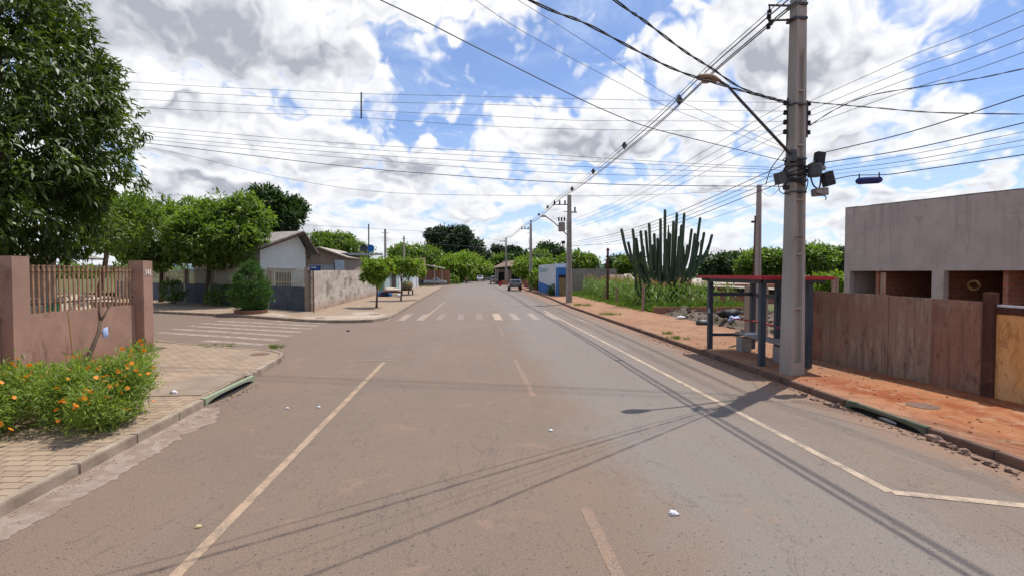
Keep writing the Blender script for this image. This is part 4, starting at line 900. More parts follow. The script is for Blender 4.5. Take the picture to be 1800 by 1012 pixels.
heap('white_bag', 'small white bag on the pavement beside the low table', 'bag', (-7.0, 50.6, GZ), (.55, .5, .35), M_whitepl, 2, sub=2)

# ================================================================== RIGHT SIDE
# utility pole: double-T reinforced concrete
def concrete_pole(name, label, x, y, H, w0, w1, d0, d1, rz=0.0, group=None, z0=GZ - 0.02, lean=(0, 0)):
    t = empty(name, (x, y, z0), label, 'utility pole', group)
    mb = MB()
    def sec(z):
        k = z / H; w = w0 + (w1 - w0) * k; d = d0 + (d1 - d0) * k; f = d * 0.30; g = w * 0.34 if True else 0
        # I section: flanges left/right (along local x), web between, recesses open to +-y
        W2, D2 = w / 2, d / 2; iw = W2 - w * 0.24; r = D2 * 0.42
        c = (lean[0] * k, lean[1] * k)
        return [(c[0] + a, c[1] + b_, z) for a, b_ in [(-W2, -D2), (-iw, -D2), (-iw + .02, -r), (iw - .02, -r), (iw, -D2), (W2, -D2), (W2, D2), (iw, D2), (iw - .02, r), (-iw + .02, r), (-iw, D2), (-W2, D2)]]
    def solid(z):
        k = z / H; w = w0 + (w1 - w0) * k; d = d0 + (d1 - d0) * k; W2, D2 = w / 2, d / 2; iw = W2 - w * 0.24; c = (lean[0] * k, lean[1] * k)
        return [(c[0] + a, c[1] + b_, z) for a, b_ in [(-W2, -D2), (-iw, -D2), (-iw + .02, -D2 + .004), (iw - .02, -D2 + .004), (iw, -D2), (W2, -D2), (W2, D2), (iw, D2), (iw - .02, D2 - .004), (-iw + .02, D2 - .004), (-iw, D2), (-W2, D2)]]
    rings = [solid(-0.3)]; rungs = []
    zs = [(0.12, 1), (0.14, 0), (0.92, 0), (0.95, 1), (1.0, 1), (1.03, 0), (2.18, 0), (2.2, 1), (2.27, 1), (2.29, 0)] if w0 > 0.4 else [(0.3, 1), (0.32, 0)]
    z = zs[-1][0]
    for (zz, s) in zs: rings.append(solid(zz) if s else sec(zz))
    step = 1.25
    while z + step < H * 0.72:
        z += step; rings += [sec(z - .04), solid(z - .02), solid(z + .02), sec(z + .04)]
    rings += [sec(H * 0.74), solid(H * 0.76), solid(H)]
    vs = [p for r_ in rings for p in r_]; fs = []
    for i in range(len(rings) - 1):
        for k in range(12): a = i * 12 + k; b_ = i * 12 + (k + 1) % 12; fs.append((a, b_, b_ + 12, a + 12))
    fs.append(tuple(range(11, -1, -1))); fs.append(tuple(range((len(rings) - 1) * 12, len(rings) * 12)))
    mb.add(vs, fs).build('pole_shaft', M_conc, t, bevel=0.0)
    t.rotation_euler.z = rz
    return t
PX0, PY0 = 7.50, 11.42
pole = concrete_pole('utility_pole', 'tall tapering concrete pole with cable boxes beside the bus shelter', PX0, PY0, 9.9, 0.40, 0.25, 0.34, 0.20, rz=0.20, lean=(0.02, 0))
def onp(mb, name, m, par=pole, smooth=False, bevel=0.0):
    """part given in world metres, hung on the pole"""
    o = mb.build(name, m, None, smooth, bevel); o.parent = par; o.matrix_parent_inverse = Matrix.Identity(4)
    Mi = (Matrix.Translation(par.location) @ Matrix.Rotation(par.rotation_euler.z, 4, 'Z')).inverted(); o.data.transform(Mi); return o
# top brackets for the compact network
for i, z in enumerate((8.30, 8.62)):
    onp(MB().tube([(PX0 - .1, PY0 - .02, z), (6.80, PY0, z - (0.02 if i == 0 else 0.0))], 0.028, 6).box((PX0 - 0.02, PY0, z), (0.34, 0.30, 0.05)), 'bracket_arm', M_dkmetal)
onp(MB().tube([(6.82, PY0, 8.16), (6.82, PY0, 8.62)], 0.02, 6), 'bracket_hanger', M_dkmetal)
def insulator(p, par, r=0.05, h=0.13, nm='insulator', m=None):
    o = MB().lathe(p, [(r * .5, -h / 2), (r, -h * .3), (r * .55, -h * .15), (r, 0), (r * .55, h * .15), (r, h * .3), (r * .5, h / 2)], 10).build(nm, m or M_black)
    o.parent = par; Mi = (Matrix.Translation(par.location) @ Matrix.Rotation(par.rotation_euler.z, 4, 'Z')).inverted(); o.data.transform(Mi); return o
for p in ((6.82, PY0, 8.45), (6.74, PY0 - .12, 8.30), (6.92, PY0 + .1, 8.28), (6.80, PY0, 8.14)): insulator(p, pole, 0.055, 0.13)
# secondary rack with four insulators on each side
onp(MB().box((7.28, PY0 - .02, 6.05), (0.03, 0.03, 0.95)), 'insulator_rack', M_dkmetal); onp(MB().box((7.76, PY0 - .02, 6.05), (0.03, 0.03, 0.85)), 'insulator_rack', M_dkmetal)
for k in range(4):
    insulator((7.22, PY0 - .03, 6.40 - k * 0.22), pole, 0.05, 0.11); insulator((7.80, PY0 - .03, 6.40 - k * 0.22), pole, 0.045, 0.10)
# bands
for z in (4.62, 4.75, 4.95, 5.12, 4.35, 6.36):
    k = z / 9.9; onp(MB().box((PX0 + .01, PY0, z), (0.42 - .14 * k, 0.37 - .13 * k, 0.035), rz=0.2), 'steel_band', M_dkmetal)
# lamp arm and luminaire
a = P(1390, 272, 11.2); e = P(1262, 140, 10.95)
t = pole
onp(MB().tube([a, P(1340, 218, 11.1), P(1300, 175, 11.0), P(1280, 152, 10.98), P(1262, 141, 10.95)], [0.036, 0.034, 0.032, 0.03, 0.03], 8), 'lamp_arm', M_dkmetal, smooth=True)
onp(MB().box((a[0] + .06, a[1] + .05, a[2] - .02), (0.14, 0.14, 0.26)), 'arm_clamp', M_dkmetal)
L0 = Vector(P(1262, 140, 10.95)); L1 = Vector(P(1232, 134, 10.95)); dd = (L1 - L0); up_ = Vector((0, 0, 1))
def luminaire(par, c, d, L, Wd, world=True):
    """cobra-head: shell swelling from the neck, flat glass below"""
    d = d.normalized(); s = d.cross(Vector((0, 0, 1))).normalized(); u = s.cross(d)
    vs = []; fs = []; n = 12; prof = [(0, .25, .3), (.12, .45, .5), (.3, .75, .85), (.55, 1, 1), (.8, .9, .8), (.95, .6, .45), (1, .3, .2)]
    for (f, w_, h_) in prof:
        for k in range(n):
            an = 2 * math.pi * k / n; y = math.cos(an) * Wd / 2 * w_; z = math.sin(an); z = z * 0.11 * h_ if z > 0 else z * 0.035 * h_
            vs.append(c + d * L * f + s * y + u * z)
    for i in range(len(prof) - 1):
        for k in range(n): a_ = i * n + k; b_ = i * n + (k + 1) % n; fs.append((a_, b_, b_ + n, a_ + n))
    fs.append(tuple(range(n - 1, -1, -1))); fs.append(tuple(range((len(prof) - 1) * n, len(prof) * n)))
    o = MB().add(vs, fs).build('lamp_head', M_lamp, None, True); o.parent = par
    g_ = MB().lathe(c + d * L * .6 - u * 0.05, [(0.10, 0), (0.085, -0.03), (0.03, -.045)], 14).build('lamp_glass', M_beigebox); g_.parent = o
    Mi = (Matrix.Translation(par.location) @ Matrix.Rotation(par.rotation_euler.z, 4, 'Z')).inverted()
    o.data.transform(Mi); g_.data.transform(Mi); return o
luminaire(pole, Vector(P(1266, 143, 10.95)), Vector(P(1228, 136, 10.85)) - Vector(P(1266, 143, 10.95)), 0.58, 0.30)
# cable boxes strapped to the pole
def boxat(name, px, py, Y, dims, m, rz=0, ry=0, rx=0): 
    c = P(px, py, Y); return onp(MB().box(c, dims, rz=rz, ry=ry, rx=rx), name, m, bevel=0.012)
boxat('splice_box', 1440, 281, 11.25, (0.20, 0.16, 0.34), M_black, ry=0.12)
onp(MB().lathe(P(1432, 300, 11.15), [(0.14, -.14), (0.15, -.12), (0.15, .12), (0.14, .14)], 16), 'cable_reel', M_dkmetal, smooth=False)
onp(MB().lathe(P(1447, 296, 11.2), [(0.05, -.05), (0.06, 0), (0.05, .05)], 10), 'connector', M_galv)
boxat('splice_box', 1455, 315, 11.1, (0.24, 0.16, 0.32), M_black, ry=-0.28)
boxat('junction_box', 1441, 338, 11.1, (0.30, 0.20, 0.17), M_beigebox, ry=-0.1)
boxat('junction_box', 1371, 314, 11.15, (0.20, 0.16, 0.26), M_dkmetal, ry=-0.2)
boxat('cable_clamp', 1382, 330, 11.2, (0.12, 0.1, 0.1), M_black)
rs = random.Random(4)
mb = MB()
for i in range(9):
    z = 4.55 + 0.07 * i + rs.uniform(-.02, .02); pts = []
    for k in range(13):
        an = k / 12 * 2 * math.pi; rr = 0.24 + rs.uniform(-.02, .03); pts.append((PX0 + math.cos(an) * rr, PY0 + math.sin(an) * rr * .85, z + 0.05 * math.sin(an * 2 + i)))
    mb.tube(pts, 0.014, 5)
onp(mb, 'coiled_cable', M_black)
mb = MB()
def loop(pts, r=0.012): mb.tube(pts, r, 5)
def smooth(pts, n=8):
    pts = [Vector(p) for p in pts]; out = []
    P_ = [pts[0] * 2 - pts[1]] + pts + [pts[-1] * 2 - pts[-2]]
    for i in range(1, len(P_) - 2):
        for k in range(n):
            t_ = k / n; a_, b_, c_, d_ = P_[i - 1], P_[i], P_[i + 1], P_[i + 2]
            out.append(0.5 * ((2 * b_) + (c_ - a_) * t_ + (2 * a_ - 5 * b_ + 4 * c_ - d_) * t_ ** 2 + (3 * b_ - a_ - 3 * c_ + d_) * t_ ** 3))
    out.append(pts[-1]); return out
loop(smooth([P(1412, 302, 11.2), P(1422, 290, 11.2), P(1436, 283, 11.2)]), 0.02)
loop(smooth([P(1424, 308, 11.1), P(1430, 326, 11.1), P(1440, 331, 11.1), P(1443, 312, 11.1)]), 0.018)
loop(smooth([P(1412, 310, 11.1), P(1420, 318, 11.1), P(1416, 338, 11.1)]), 0.012)
loop(smooth([P(1436, 340, 11.0), P(1451, 346, 11.0), P(1451, 352, 11.0)]), 0.012)
loop(smooth([P(1368, 322, 11.1), P(1372, 338, 11.1), P(1390, 343, 11.1)]), 0.010)
loop(smooth([P(1376, 300, 11.1), P(1382, 300, 11.1), P(1385, 318, 11.1), P(1379, 326, 11.1)]), 0.014)
onp(mb, 'hanging_cable', M_black)
onp(MB().tube(smooth([P(1386, 232, 11.25), P(1380, 262, 11.2), P(1356, 296, 11.2), P(1346, 325, 11.2)]), 0.011, 5), 'drop_cable', M_cable)
# rusty step bolt marks
for py, px_ in ((417, 1405),): onp(MB().box(P(px_, py, 11.17), (0.18, 0.03, 0.025), rz=.2), 'step_bolt', M_rust)

# ---- bus shelter
S = empty('bus_shelter', (8.0, 14.0, GZ - .01), 'dark blue-grey bus shelter frame with a red-edged flat roof and concrete bench', 'bus shelter'); SO = (8.0, 14.0, GZ - .01)
posts = [(7.46, 15.5), (7.38, 12.48), (8.82, 15.45), (8.58, 13.75), (8.40, 12.15)]
for (x, y) in posts: MB().box((x, y, 1.18), (0.135, 0.135, 2.14)).build('post', M_dkblue, S, bevel=0.006, local=SO)
rc = [(7.22, 15.86), (7.14, 12.05), (8.72, 11.72), (9.08, 15.80)]
MB().slab([(x, y, 2.385) for x, y in rc], 0.035 * (-1 if False else 1)).build('roof_panel', M_red, S, local=SO)
mb = MB()
def beam(a, b, z, hh, w=0.07):
    a = Vector((a[0], a[1], 0)); b = Vector((b[0], b[1], 0)); c = (a + b) / 2; d = b - a; mb.box((c.x, c.y, z), (d.length, w, hh), rz=math.atan2(d.y, d.x))
for i in range(4): beam(rc[i], rc[(i + 1) % 4], 2.365, 0.085, 0.05)
o_ = mb.build('roof_edge', M_red, S, local=SO)
mb = MB()
beam(posts[0], posts[1], 2.27, 0.115, 0.10); beam(posts[2], posts[4], 2.27, 0.11, 0.10); beam(posts[0], posts[2], 2.275, 0.115); beam(posts[1], posts[4], 2.275, 0.115)
beam((7.3, 15.75), (8.95, 15.7), 2.29, .08); beam((7.25, 12.2), (8.65, 11.9), 2.29, .08)
mb.build('roof_frame', M_dkblue, S, local=SO)
mb = MB(); beam(posts[0], posts[2], 1.83, 0.11); beam(posts[2], posts[4], 1.80, 0.13); mb.build('cross_rail', M_dkblue, S, local=SO)
mb = MB(); beam(posts[0], posts[2], 0.56, 0.09); mb.build('lower_rail', M_dkblue, S, local=SO)
mb = MB(); beam((8.74, 15.1), (8.55, 13.9), 1.0, 0.05, .05); beam((8.50, 13.6), (8.36, 12.3), 0.98, 0.05, .05); mb.tube([(8.72, 15.1, 1.0), (8.2, 15.6, 1.06)], 0.022, 6); mb.build('red_rail', M_red, S, local=SO)
B_ = MB().slab([(8.55, 15.35, 0.60), (8.17, 15.3, 0.60), (7.98, 12.3, 0.60), (8.38, 12.35, 0.60)], -0.075).build('bench_seat', M_conc2, S, bevel=0.01, local=SO)
for y in (14.9, 13.0): MB().box((8.24, y, 0.33), (0.30, 0.34, 0.42)).build('bench_leg', M_conc2, B_, bevel=0.01, local=SO)
MB().box((7.39, 15.42, 1.32), (0.02, 0.09, 0.14)).build('sticker', M_teal, S, local=SO)

# ---- plywood hoarding
f0 = Vector((9.42, 13.6)); f1 = Vector((9.89, 9.21)); fd = (f1 - f0).normalized(); FO = (9.6, 11.5, GZ - .01)
t = empty('plywood_hoarding', FO, 'hoarding of weathered brown plywood sheets with one orange sheet, right side', 'fence')
def fpt(s, z, off=0): q = f0 + fd * s + Vector((fd.y, -fd.x)) * off; return (q.x, q.y, z)
def panel(s0, s1, z0a, z0b, za, zb, m, off=0.0, name='plywood_sheet', tl=0.0):
    o = MB().slab([fpt(s0, z0a, off), fpt(s1, z0b, off), fpt(s1 + tl, zb, off), fpt(s0 + tl, za, off)], 0.018).build(name, m, t, local=FO); return o
# distances along the line for picture columns
def s_of(px):
    d = ray(px, 500); k = d[0] / d[1]; return (k * f0.y - f0.x) / (fd.x - k * fd.y)
panel(s_of(1428), s_of(1451), .10, .10, 2.0, 1.99, M_plyred, 0.01)
panel(s_of(1449), s_of(1564), .11, .09, 1.99, 1.985, M_ply, 0.03)
panel(s_of(1562), s_of(1643), .09, .08, 1.965, 1.955, M_ply, 0.0)
panel(s_of(1640), s_of(1732), .08, .10, 1.95, 1.94, M_plyred, 0.02)
o = panel(s_of(1736), s_of(2050), .04, .0, 1.86, 1.84, M_plyor, 0.0); o['label'] = 'orange plywood sheet with a pale top edge'
MB().box(fpt((s_of(1733) + s_of(1754)) / 2, 1.05, 0.01), (0.12, 0.20, 2.14), rz=0.1).build('post', M_timber, t, local=FO)
MB().box(fpt(s_of(1546), 1.3, -0.10), (0.08, 0.07, 2.4), rz=0.1).build('post', M_ply, t, local=FO)
panel(s_of(1752), s_of(2050), 1.86, 1.84, 1.90, 1.88, M_whitepl, 0.0, 'top_batten'); panel(s_of(1752), s_of(2050), 1.72, 1.70, 1.855, 1.835, M_timber, 0.015, 'top_batten')
MB().box(fpt(s_of(1680), .22, 0.02), (0.5, 0.05, 0.22), rz=-1.46).build('foot_board', M_timber, t, local=FO) if False else None
# another pole behind the hoarding (timber stub)
o = MB().box((12.4, 16.6, 1.15), (0.16, 0.16, 2.4)).build('timber_post', M_ply); tag(o, 'short timber post standing behind the hoarding in the left opening', 'post')

# ---- rendered building on the right
bO = (16, 16, 0)
b = empty('rendered_building', bO, 'unfinished flat grey cement-rendered building behind the plywood hoarding', 'building')
k0 = Vector(PX(1485, 420, 15.0)[:2]); bd = Vector((0.085, -0.996)); back = Vector((0.996, 0.085))
def bs(px):
    d = ray(px, 480); k = d[0] / d[1]; return (k * k0.y - k0.x) / (bd.x - k * bd.y)
def bp(s, z, dep=0.0): q = k0 + bd * s + back * dep; return (q.x, q.y, z)
zt = PX(1485, 367, 15.0)[2]; s1800 = bs(1800); q = k0 + bd * s1800; dd_ = ray(1800, 332); zr = CAM_H + dd_[2] * q.y / dd_[1]
sl_ = (zr - zt) / s1800; SL = 16.0; zo = CAM_H + 0.06
def wallseg(s0, s1, z0, z1a, z1b, name='wall', m=None, dep=0.0, th=0.2):
    vs = [bp(s0, z0, dep), bp(s1, z0, dep), bp(s1, z1b, dep), bp(s0, z1a, dep), bp(s0, z0, dep + th), bp(s1, z0, dep + th), bp(s1, z1b, dep + th), bp(s0, z1a, dep + th)]
    return vs, [(0, 1, 2, 3), (7, 6, 5, 4), (0, 4, 5, 1), (1, 5, 6, 2), (2, 6, 7, 3), (3, 7, 4, 0)]
mb = MB()
sA, sB, sC = bs(1494), bs(1638), bs(1659)
lo = 1.0
mb.add(*wallseg(0, SL, zo, zt, zt + sl_ * SL)); mb.add(*wallseg(0, sA, 0, zo, zo)); mb.add(*wallseg(sA, sB, 0, lo, lo)); mb.add(*wallseg(sB, sC, 0, zo, zo)); mb.add(*wallseg(sC, sC + 5.2, 0, lo, lo)); mb.add(*wallseg(sC + 5.2, SL, 0, zo, zo))
mb.build('wall', M_render, b, local=bO)
mb = MB(); rs = random.Random(2)
for k in range(26): s0_ = SL * k / 26; mb.add(*wallseg(s0_ + .004, SL * (k + 1) / 26 - .004, zt + sl_ * s0_ + .001, zt + sl_ * s0_ + .028 + rs.uniform(0, .014), zt + sl_ * SL * (k + 1) / 26 + .028 + rs.uniform(0, .014), dep=-0.006, th=0.215))
mb.build('parapet_cap', M_conc2, b, local=bO)
mb = MB(); mb.add([bp(0.0, 0, .2), bp(0, 0, 9), bp(0, zt - .1, 9), bp(0, zt - 0.0, .2), bp(.2, 0, .2), bp(.2, 0, 9), bp(.2, zt - .1, 9), bp(.2, zt, .2)], [(0, 1, 2, 3), (7, 6, 5, 4), (0, 4, 5, 1), (1, 5, 6, 2), (2, 6, 7, 3), (3, 7, 4, 0)]).build('side_wall', M_render, b, local=bO)
MB().add([bp(.21, zt - .5, .2), bp(SL, zt - .5, .2), bp(SL, zt - .5, 9), bp(.21, zt - .5, 9), bp(.21, zt - .35, .2), bp(SL, zt - .35, .2), bp(SL, zt - .35, 9), bp(.21, zt - .35, 9)], [(3, 2, 1, 0), (4, 5, 6, 7), (0, 1, 5, 4), (1, 2, 6, 5), (2, 3, 7, 6), (3, 0, 4, 7)]).build('roof', M_conc2, b, local=bO)
mb = MB(); mb.add(*wallseg(.2, SL, 0, zt - .5, zt - .5, dep=4.0)); 
for s_ in (sA + 1.0, sB - .05, sC + 1.6): mb.add([bp(s_, 0, .2), bp(s_, 0, 4), bp(s_, 3, 4), bp(s_, 3, .2), bp(s_ + .14, 0, .2), bp(s_ + .14, 0, 4), bp(s_ + .14, 3, 4), bp(s_ + .14, 3, .2)], [(0, 1, 2, 3), (7, 6, 5, 4), (0, 4, 5, 1), (1, 5, 6, 2), (2, 6, 7, 3), (3, 7, 4, 0)])
mb.build('inner_brick_wall', M_brick, b, local=bO)
mb = MB()
for k in range(5): s_ = sC + 2.6 + k * 0.35; mb.tube([bp(s_, 0.2, 1.6), bp(s_ - .25, 2.7, 0.8)], 0.06, 6)
mb.build('timber_props', M_timber, b, local=bO)
mb = MB(); cx = bs(1716); ring = [bp(cx + math.cos(a_) * 0.17, 2.13 + math.sin(a_) * 0.13, -0.05 - .02 * math.sin(3 * a_)) for a_ in np.linspace(0, 2 * math.pi, 24)]
for o_ in (0, .02, .04): mb.tube([(p[0] - o_, p[1], p[2] - o_) for p in ring], 0.008, 5, cap=False)
h_ = mb.build('hose_coil', mat('yellow_hose', (0.26, 0.15, 0.045, 1), None, 0.6, bmp=0)); tag(h_, 'coil of yellow hose hanging in the right window opening of the grey building', 'hose')

# ---- poles behind the shelter
concrete_pole('utility_pole', 'slim pale concrete pole standing behind the bus shelter', 10.05, 17.3, 5.45, 0.19, 0.12, 0.17, 0.11, rz=0.1)
t = empty('timber_pole', (11.25, 19.6, 0), 'dark timber pole close behind the slim pale concrete pole', 'utility pole'); MB().tube([(0, 0, -.2), (0.05, 0, 4.75)], [0.10, 0.08], 10).build('pole_shaft', M_timber, t); MB().box((-.12, -.05, 4.5), (0.12, 0.08, 0.08)).build('insulator', M_black, t)
o = MB().box((10.35, 17.9, 1.0), (0.75, 0.3, 2.0), rz=.1).build('meter_post', M_beige); tag(o, 'pale rendered meter pillar behind the shelter beside the slim concrete pole', 'meter pillar')
MB().box((-0.02, -0.17, 1.28), (0.30, 0.06, 0.5)).build('meter_box', M_timber, o).location = (10.4, 17.9, 0)
x, y, z = G(1068, 530, .05); t = empty('timber_pole', (x, y, 0), 'thin dark timber pole among the corn', 'utility pole'); MB().tube([(0, 0, -.2), (0, 0, 4.55)], [0.12, 0.09], 8).build('pole_shaft', M_timber, t); MB().box((0, 0, 4.4), (0.35, .08, .06)).build('crossarm', M_timber, t)

# ---- far poles on the right
def far_pole(label, x, y, H, tr=False, lamp=True, big=True):
    t = concrete_pole('utility_pole', label, x, y, H, 0.46, 0.28, 0.36, 0.22, group='concrete utility poles down the right side of the street')
    def on(mb, nm, m): return mb.build(nm, m, t)
    on(MB().tube([(0, 0, H - .75), (-1.35, 0, H - .78)], 0.04, 6).tube([(0, 0, H - 1.3), (-.5, 0, H - 1.3)], 0.03, 6), 'crossarm', M_dkmetal)
    for i in range(3): on(MB().lathe((-.35 - .42 * i, 0, H - .60), [(0.03, -.17), (0.08, -.1), (0.05, -.04), (0.085, .02), (0.05, .08), (.08, .12), (.03, .17)], 8), 'insulator', M_black)
    if lamp:
        on(MB().tube([(-.1, 0, H - 3.2), (-1.3, -.2, H - 2.15), (-1.9, -.3, H - 1.75)], 0.04, 6), 'lamp_arm', M_dkmetal)
        on(MB().box((-2.1, -.33, H - 1.72), (0.5, .26, .12), taper=.7), 'lamp_head', M_lamp)
    if tr:
        on(MB().lathe((-.62, -.1, H - 2.5), [(0.25, -.38), (0.27, -.34), (0.27, .28), (.22, .34), (.05, .38)], 16), 'transformer', M_beigebox)
        for i in range(3): on(MB().lathe((-.85 + .22 * i, -.1, H - 1.92), [(0.05, -.16), (0.08, -.08), (0.05, 0), (0.08, .08), (.04, .16)], 8), 'bushing', M_black)
        on(MB().box((.35, 0, H - 1.35), (0.5, .1, .1)).box((.45, 0, H - 1.15), (0.14, .12, .4)), 'fuse_bracket', M_galv)
        on(MB().box((-.5, -.15, H - 3.75), (0.28, .2, .2)), 'cable_box', M_black)
    on(MB().box((-.24, 0, H - 2.3 ), (0.03, .03, .9)), 'insulator_rack', M_dkmetal)
    return t
far_pole('concrete utility pole carrying a transformer and a lamp arm, second along the right kerb', 7.72, 40.2, 8.5, tr=True)
far_pole('concrete utility pole behind the parked dark grey car, third along the right kerb', 7.85, 67.8, 8.9, lamp=False)
far_pole('concrete utility pole before the far tiled roof, furthest on the right', 7.0, 104, 9.4, lamp=True)
for (px, top, Y, l) in ((648, 394, 62, 'thin pole sticking up over the beige flat roof, leftmost of three'), (677, 403, 66, 'thicker grey pole over the flat roof, middle of three'), (710, 415, 88, 'pale pole above the young street trees, rightmost of three')):
    q = P(px, top, Y); t = empty('mast_pole', (q[0], Y, 0), l, 'utility pole', 'poles rising behind the left roofs'); r_ = 0.09 if px == 648 else 0.17
    MB().tube([(0, 0, 0), (0, 0, q[2])], [r_, r_ * .8], 8).build('pole_shaft', M_dkmetal if px == 648 else M_conc, t); MB().box((0, 0, q[2] - .5), (0.9 if px != 648 else .3, .06, .06)).build('crossarm', M_dkmetal, t)
for (px, py, Y, l) in ((640, 434, 60, 'blackish satellite dish on the beige flat roof, left one'), (652, 433, 61, 'blue satellite dish at the foot of the thin mast')):
    q = P(px, py + 6, Y); t = empty('satellite_dish', (q[0], Y, 4.3), l, 'satellite dish'); MB().tube([(0, 0, 0), (0, 0, .9)], 0.05, 6).build('mast', M_dkmetal, t)
    MB().lathe((0, -.1, 1.0), [(0.02, .12), (0.25, .06), (0.42, -.06), (0.43, -.05), (.25, .09), (0.02, .16)], 16, 'Y').build('dish', M_dkmetal if px == 640 else M_blue, t)

# ================================================================== CABLES
def plane_pt(a, b, px, py):
    """point of the vertical plane through plan points a, b seen on bearing px,py"""
    d = ray(px, py); k = d[0] / d[1]; dx, dy = b[0] - a[0], b[1] - a[1]; s = (k * a[1] - a[0]) / (dx - k * dy)
    Y = a[1] + dy * s; t_ = Y / d[1]; return (a[0] + dx * s, Y, CAM_H + d[2] * t_)
WG = {'low': 'low voltage wires of the roadside poles'}
def wire(label, pts, r, group, m=None, name='power_cable', n=10):
    r *= 0.8
    o = MB().tube(smooth(pts, n), r, 5).build(name, m or M_cable, None, True); return tag(o, label, 'cable', group)
A1 = (7.22, 11.4); BL = (-12.0, 17.0)
ordn = ['topmost', 'second', 'third', 'lowest']
four = [[(150, 137), (218, 143), (336, 151), (500, 159), (634, 165), (856, 170), (1014, 174), (1200, 178), (1384, 181)], [(150, 152), (235, 158), (420, 168), (600, 178), (856, 184), (1014, 190), (1200, 193), (1384, 196)],
        [(150, 168), (252, 175), (420, 184), (600, 193), (856, 204), (1014, 212), (1200, 213), (1384, 214)], [(150, 183), (262, 190), (420, 198), (600, 205), (856, 222), (1100, 229), (1384, 231)]]
for i, w_ in enumerate(four): wire(f'{ordn[i]} of the four spaced wires crossing from the mango tree to the tall pole', [plane_pt(A1, BL, *p) for p in w_], 0.0065, 'four spaced wires over the side street', M_cablegrey)
o = MB().tube([plane_pt(A1, BL, 635, 163), plane_pt(A1, BL, 635, 209)], 0.022, 6).build('wire_spacer', M_dkmetal); tag(o, 'vertical spacer rod holding the four spaced wires apart', 'spacer')
mid = [[(200, 216), (285, 225), (600, 252), (974, 273), (1200, 287), (1384, 296)], [(180, 222), (250, 230), (600, 260), (974, 281), (1384, 300)], [(180, 230), (235, 237), (600, 269), (974, 291), (1384, 306)],
       [(150, 233), (202, 240), (600, 277), (974, 304), (1384, 312)], [(180, 244), (302, 257), (600, 292), (800, 309), (974, 320), (1150, 326), (1384, 328)]]
nm5 = ['highest', 'second', 'middle', 'fourth', 'lowest and thickest']
for i, w_ in enumerate(mid): wire(f'{nm5[i]} cable of the sagging bundle below the four spaced wires', [plane_pt((7.2, 11.3), BL, *p) for p in w_], 0.0065 if i < 4 else 0.011, 'sagging telephone cables over the side street')
wire('single thin cable sagging lowest across the street to the slim concrete pole', [plane_pt((10.0, 17.2), (-14, 18.5), *p) for p in [(180, 243), (336, 275), (504, 314), (674, 338), (895, 344), (1093, 344), (1340, 334)]], 0.007, None)
# compact primary network along the street
for i, (dx, z0, sag, nmx) in enumerate(((0.0, 8.52, .25, 'bare messenger'), (-0.10, 8.32, .3, 'left phase'), (0.10, 8.32, .3, 'right phase'), (0.0, 8.18, .32, 'bottom phase'))):
    xs = 6.85
    pts = [(xs + dx, -30, z0 + .2), (xs + dx, -10, z0 - sag), (xs + dx, 11.4, z0), (xs + dx, 18.5, z0 - sag * .8), (xs + dx, 26, z0 - sag), (xs + dx + .05, 33, z0 - sag * .7), (6.9 + dx, 40.2, z0 + 0.02), (6.95 + dx, 54, z0 - sag + .2), (7.0 + dx, 67.8, z0 + .4), (6.7 + dx, 86, z0 + .3), (6.3 + dx, 104, z0 + 1.0)]
    wire(f'{nmx} cable of the overhead line running down the right side', pts, 0.021 if i else 0.012, 'overhead primary line along the right kerb', M_cablegrey, n=5)
for k, (Y, l) in enumerate(((16.6, 'nearest'), (22.7, 'second'), (28.6, 'third'), (34.7, 'fourth'), (46, 'fifth'), (52, 'sixth'), (59, 'seventh'), (5.84, 'one right overhead, nearer than the tall pole'))):
    z = 8.1 if Y < 40 else 8.3
    mb = MB(); mb.tube([(6.85, Y, z + .24), (6.75, Y, z + .08), (6.85, Y, z - .06), (6.95, Y, z + .08), (6.85, Y, z + .24)], 0.035, 5).box((6.85, Y, z + .09), (0.16, .05, .16), ry=.78)
    tag(mb.build('line_spacer', M_dkmetal), f'small diamond spacer on the overhead line, {l} from the tall pole' if k < 7 else 'small diamond spacer on the overhead line right above the street', 'spacer', 'diamond spacers on the overhead line')
# secondary line pole to pole
for k in range(4):
    z0 = 6.40 - .22 * k
    wire(f'{ordn[k]} of the four low wires running from the tall pole to the transformer pole', [(7.2, 11.38, z0), (7.2, 12.6, z0 - .05), (7.25, 25, z0 - .35), (7.4, 40, z0 - .05), (7.5, 54, z0 - .3), (7.6, 67.8, z0 + .2)], 0.0075, 'low wires between the right poles', n=5)
for k in range(4):
    z0 = 5.0 - .13 * k; wire(f'telephone cable {["at the top", "second from the top", "third from the top", "at the bottom"][k]} of the bundle to the transformer pole', [(7.25, 11.4, z0), (7.3, 19, z0 - .42), (7.35, 27, z0 - .5), (7.5, 40, 4.75 - .1 * k), (7.6, 54, 4.5 - .1 * k), (7.7, 67.8, 5 - .1 * k)], 0.013 if k in (0, 3) else 0.009, 'telephone cables between the right poles', n=6)
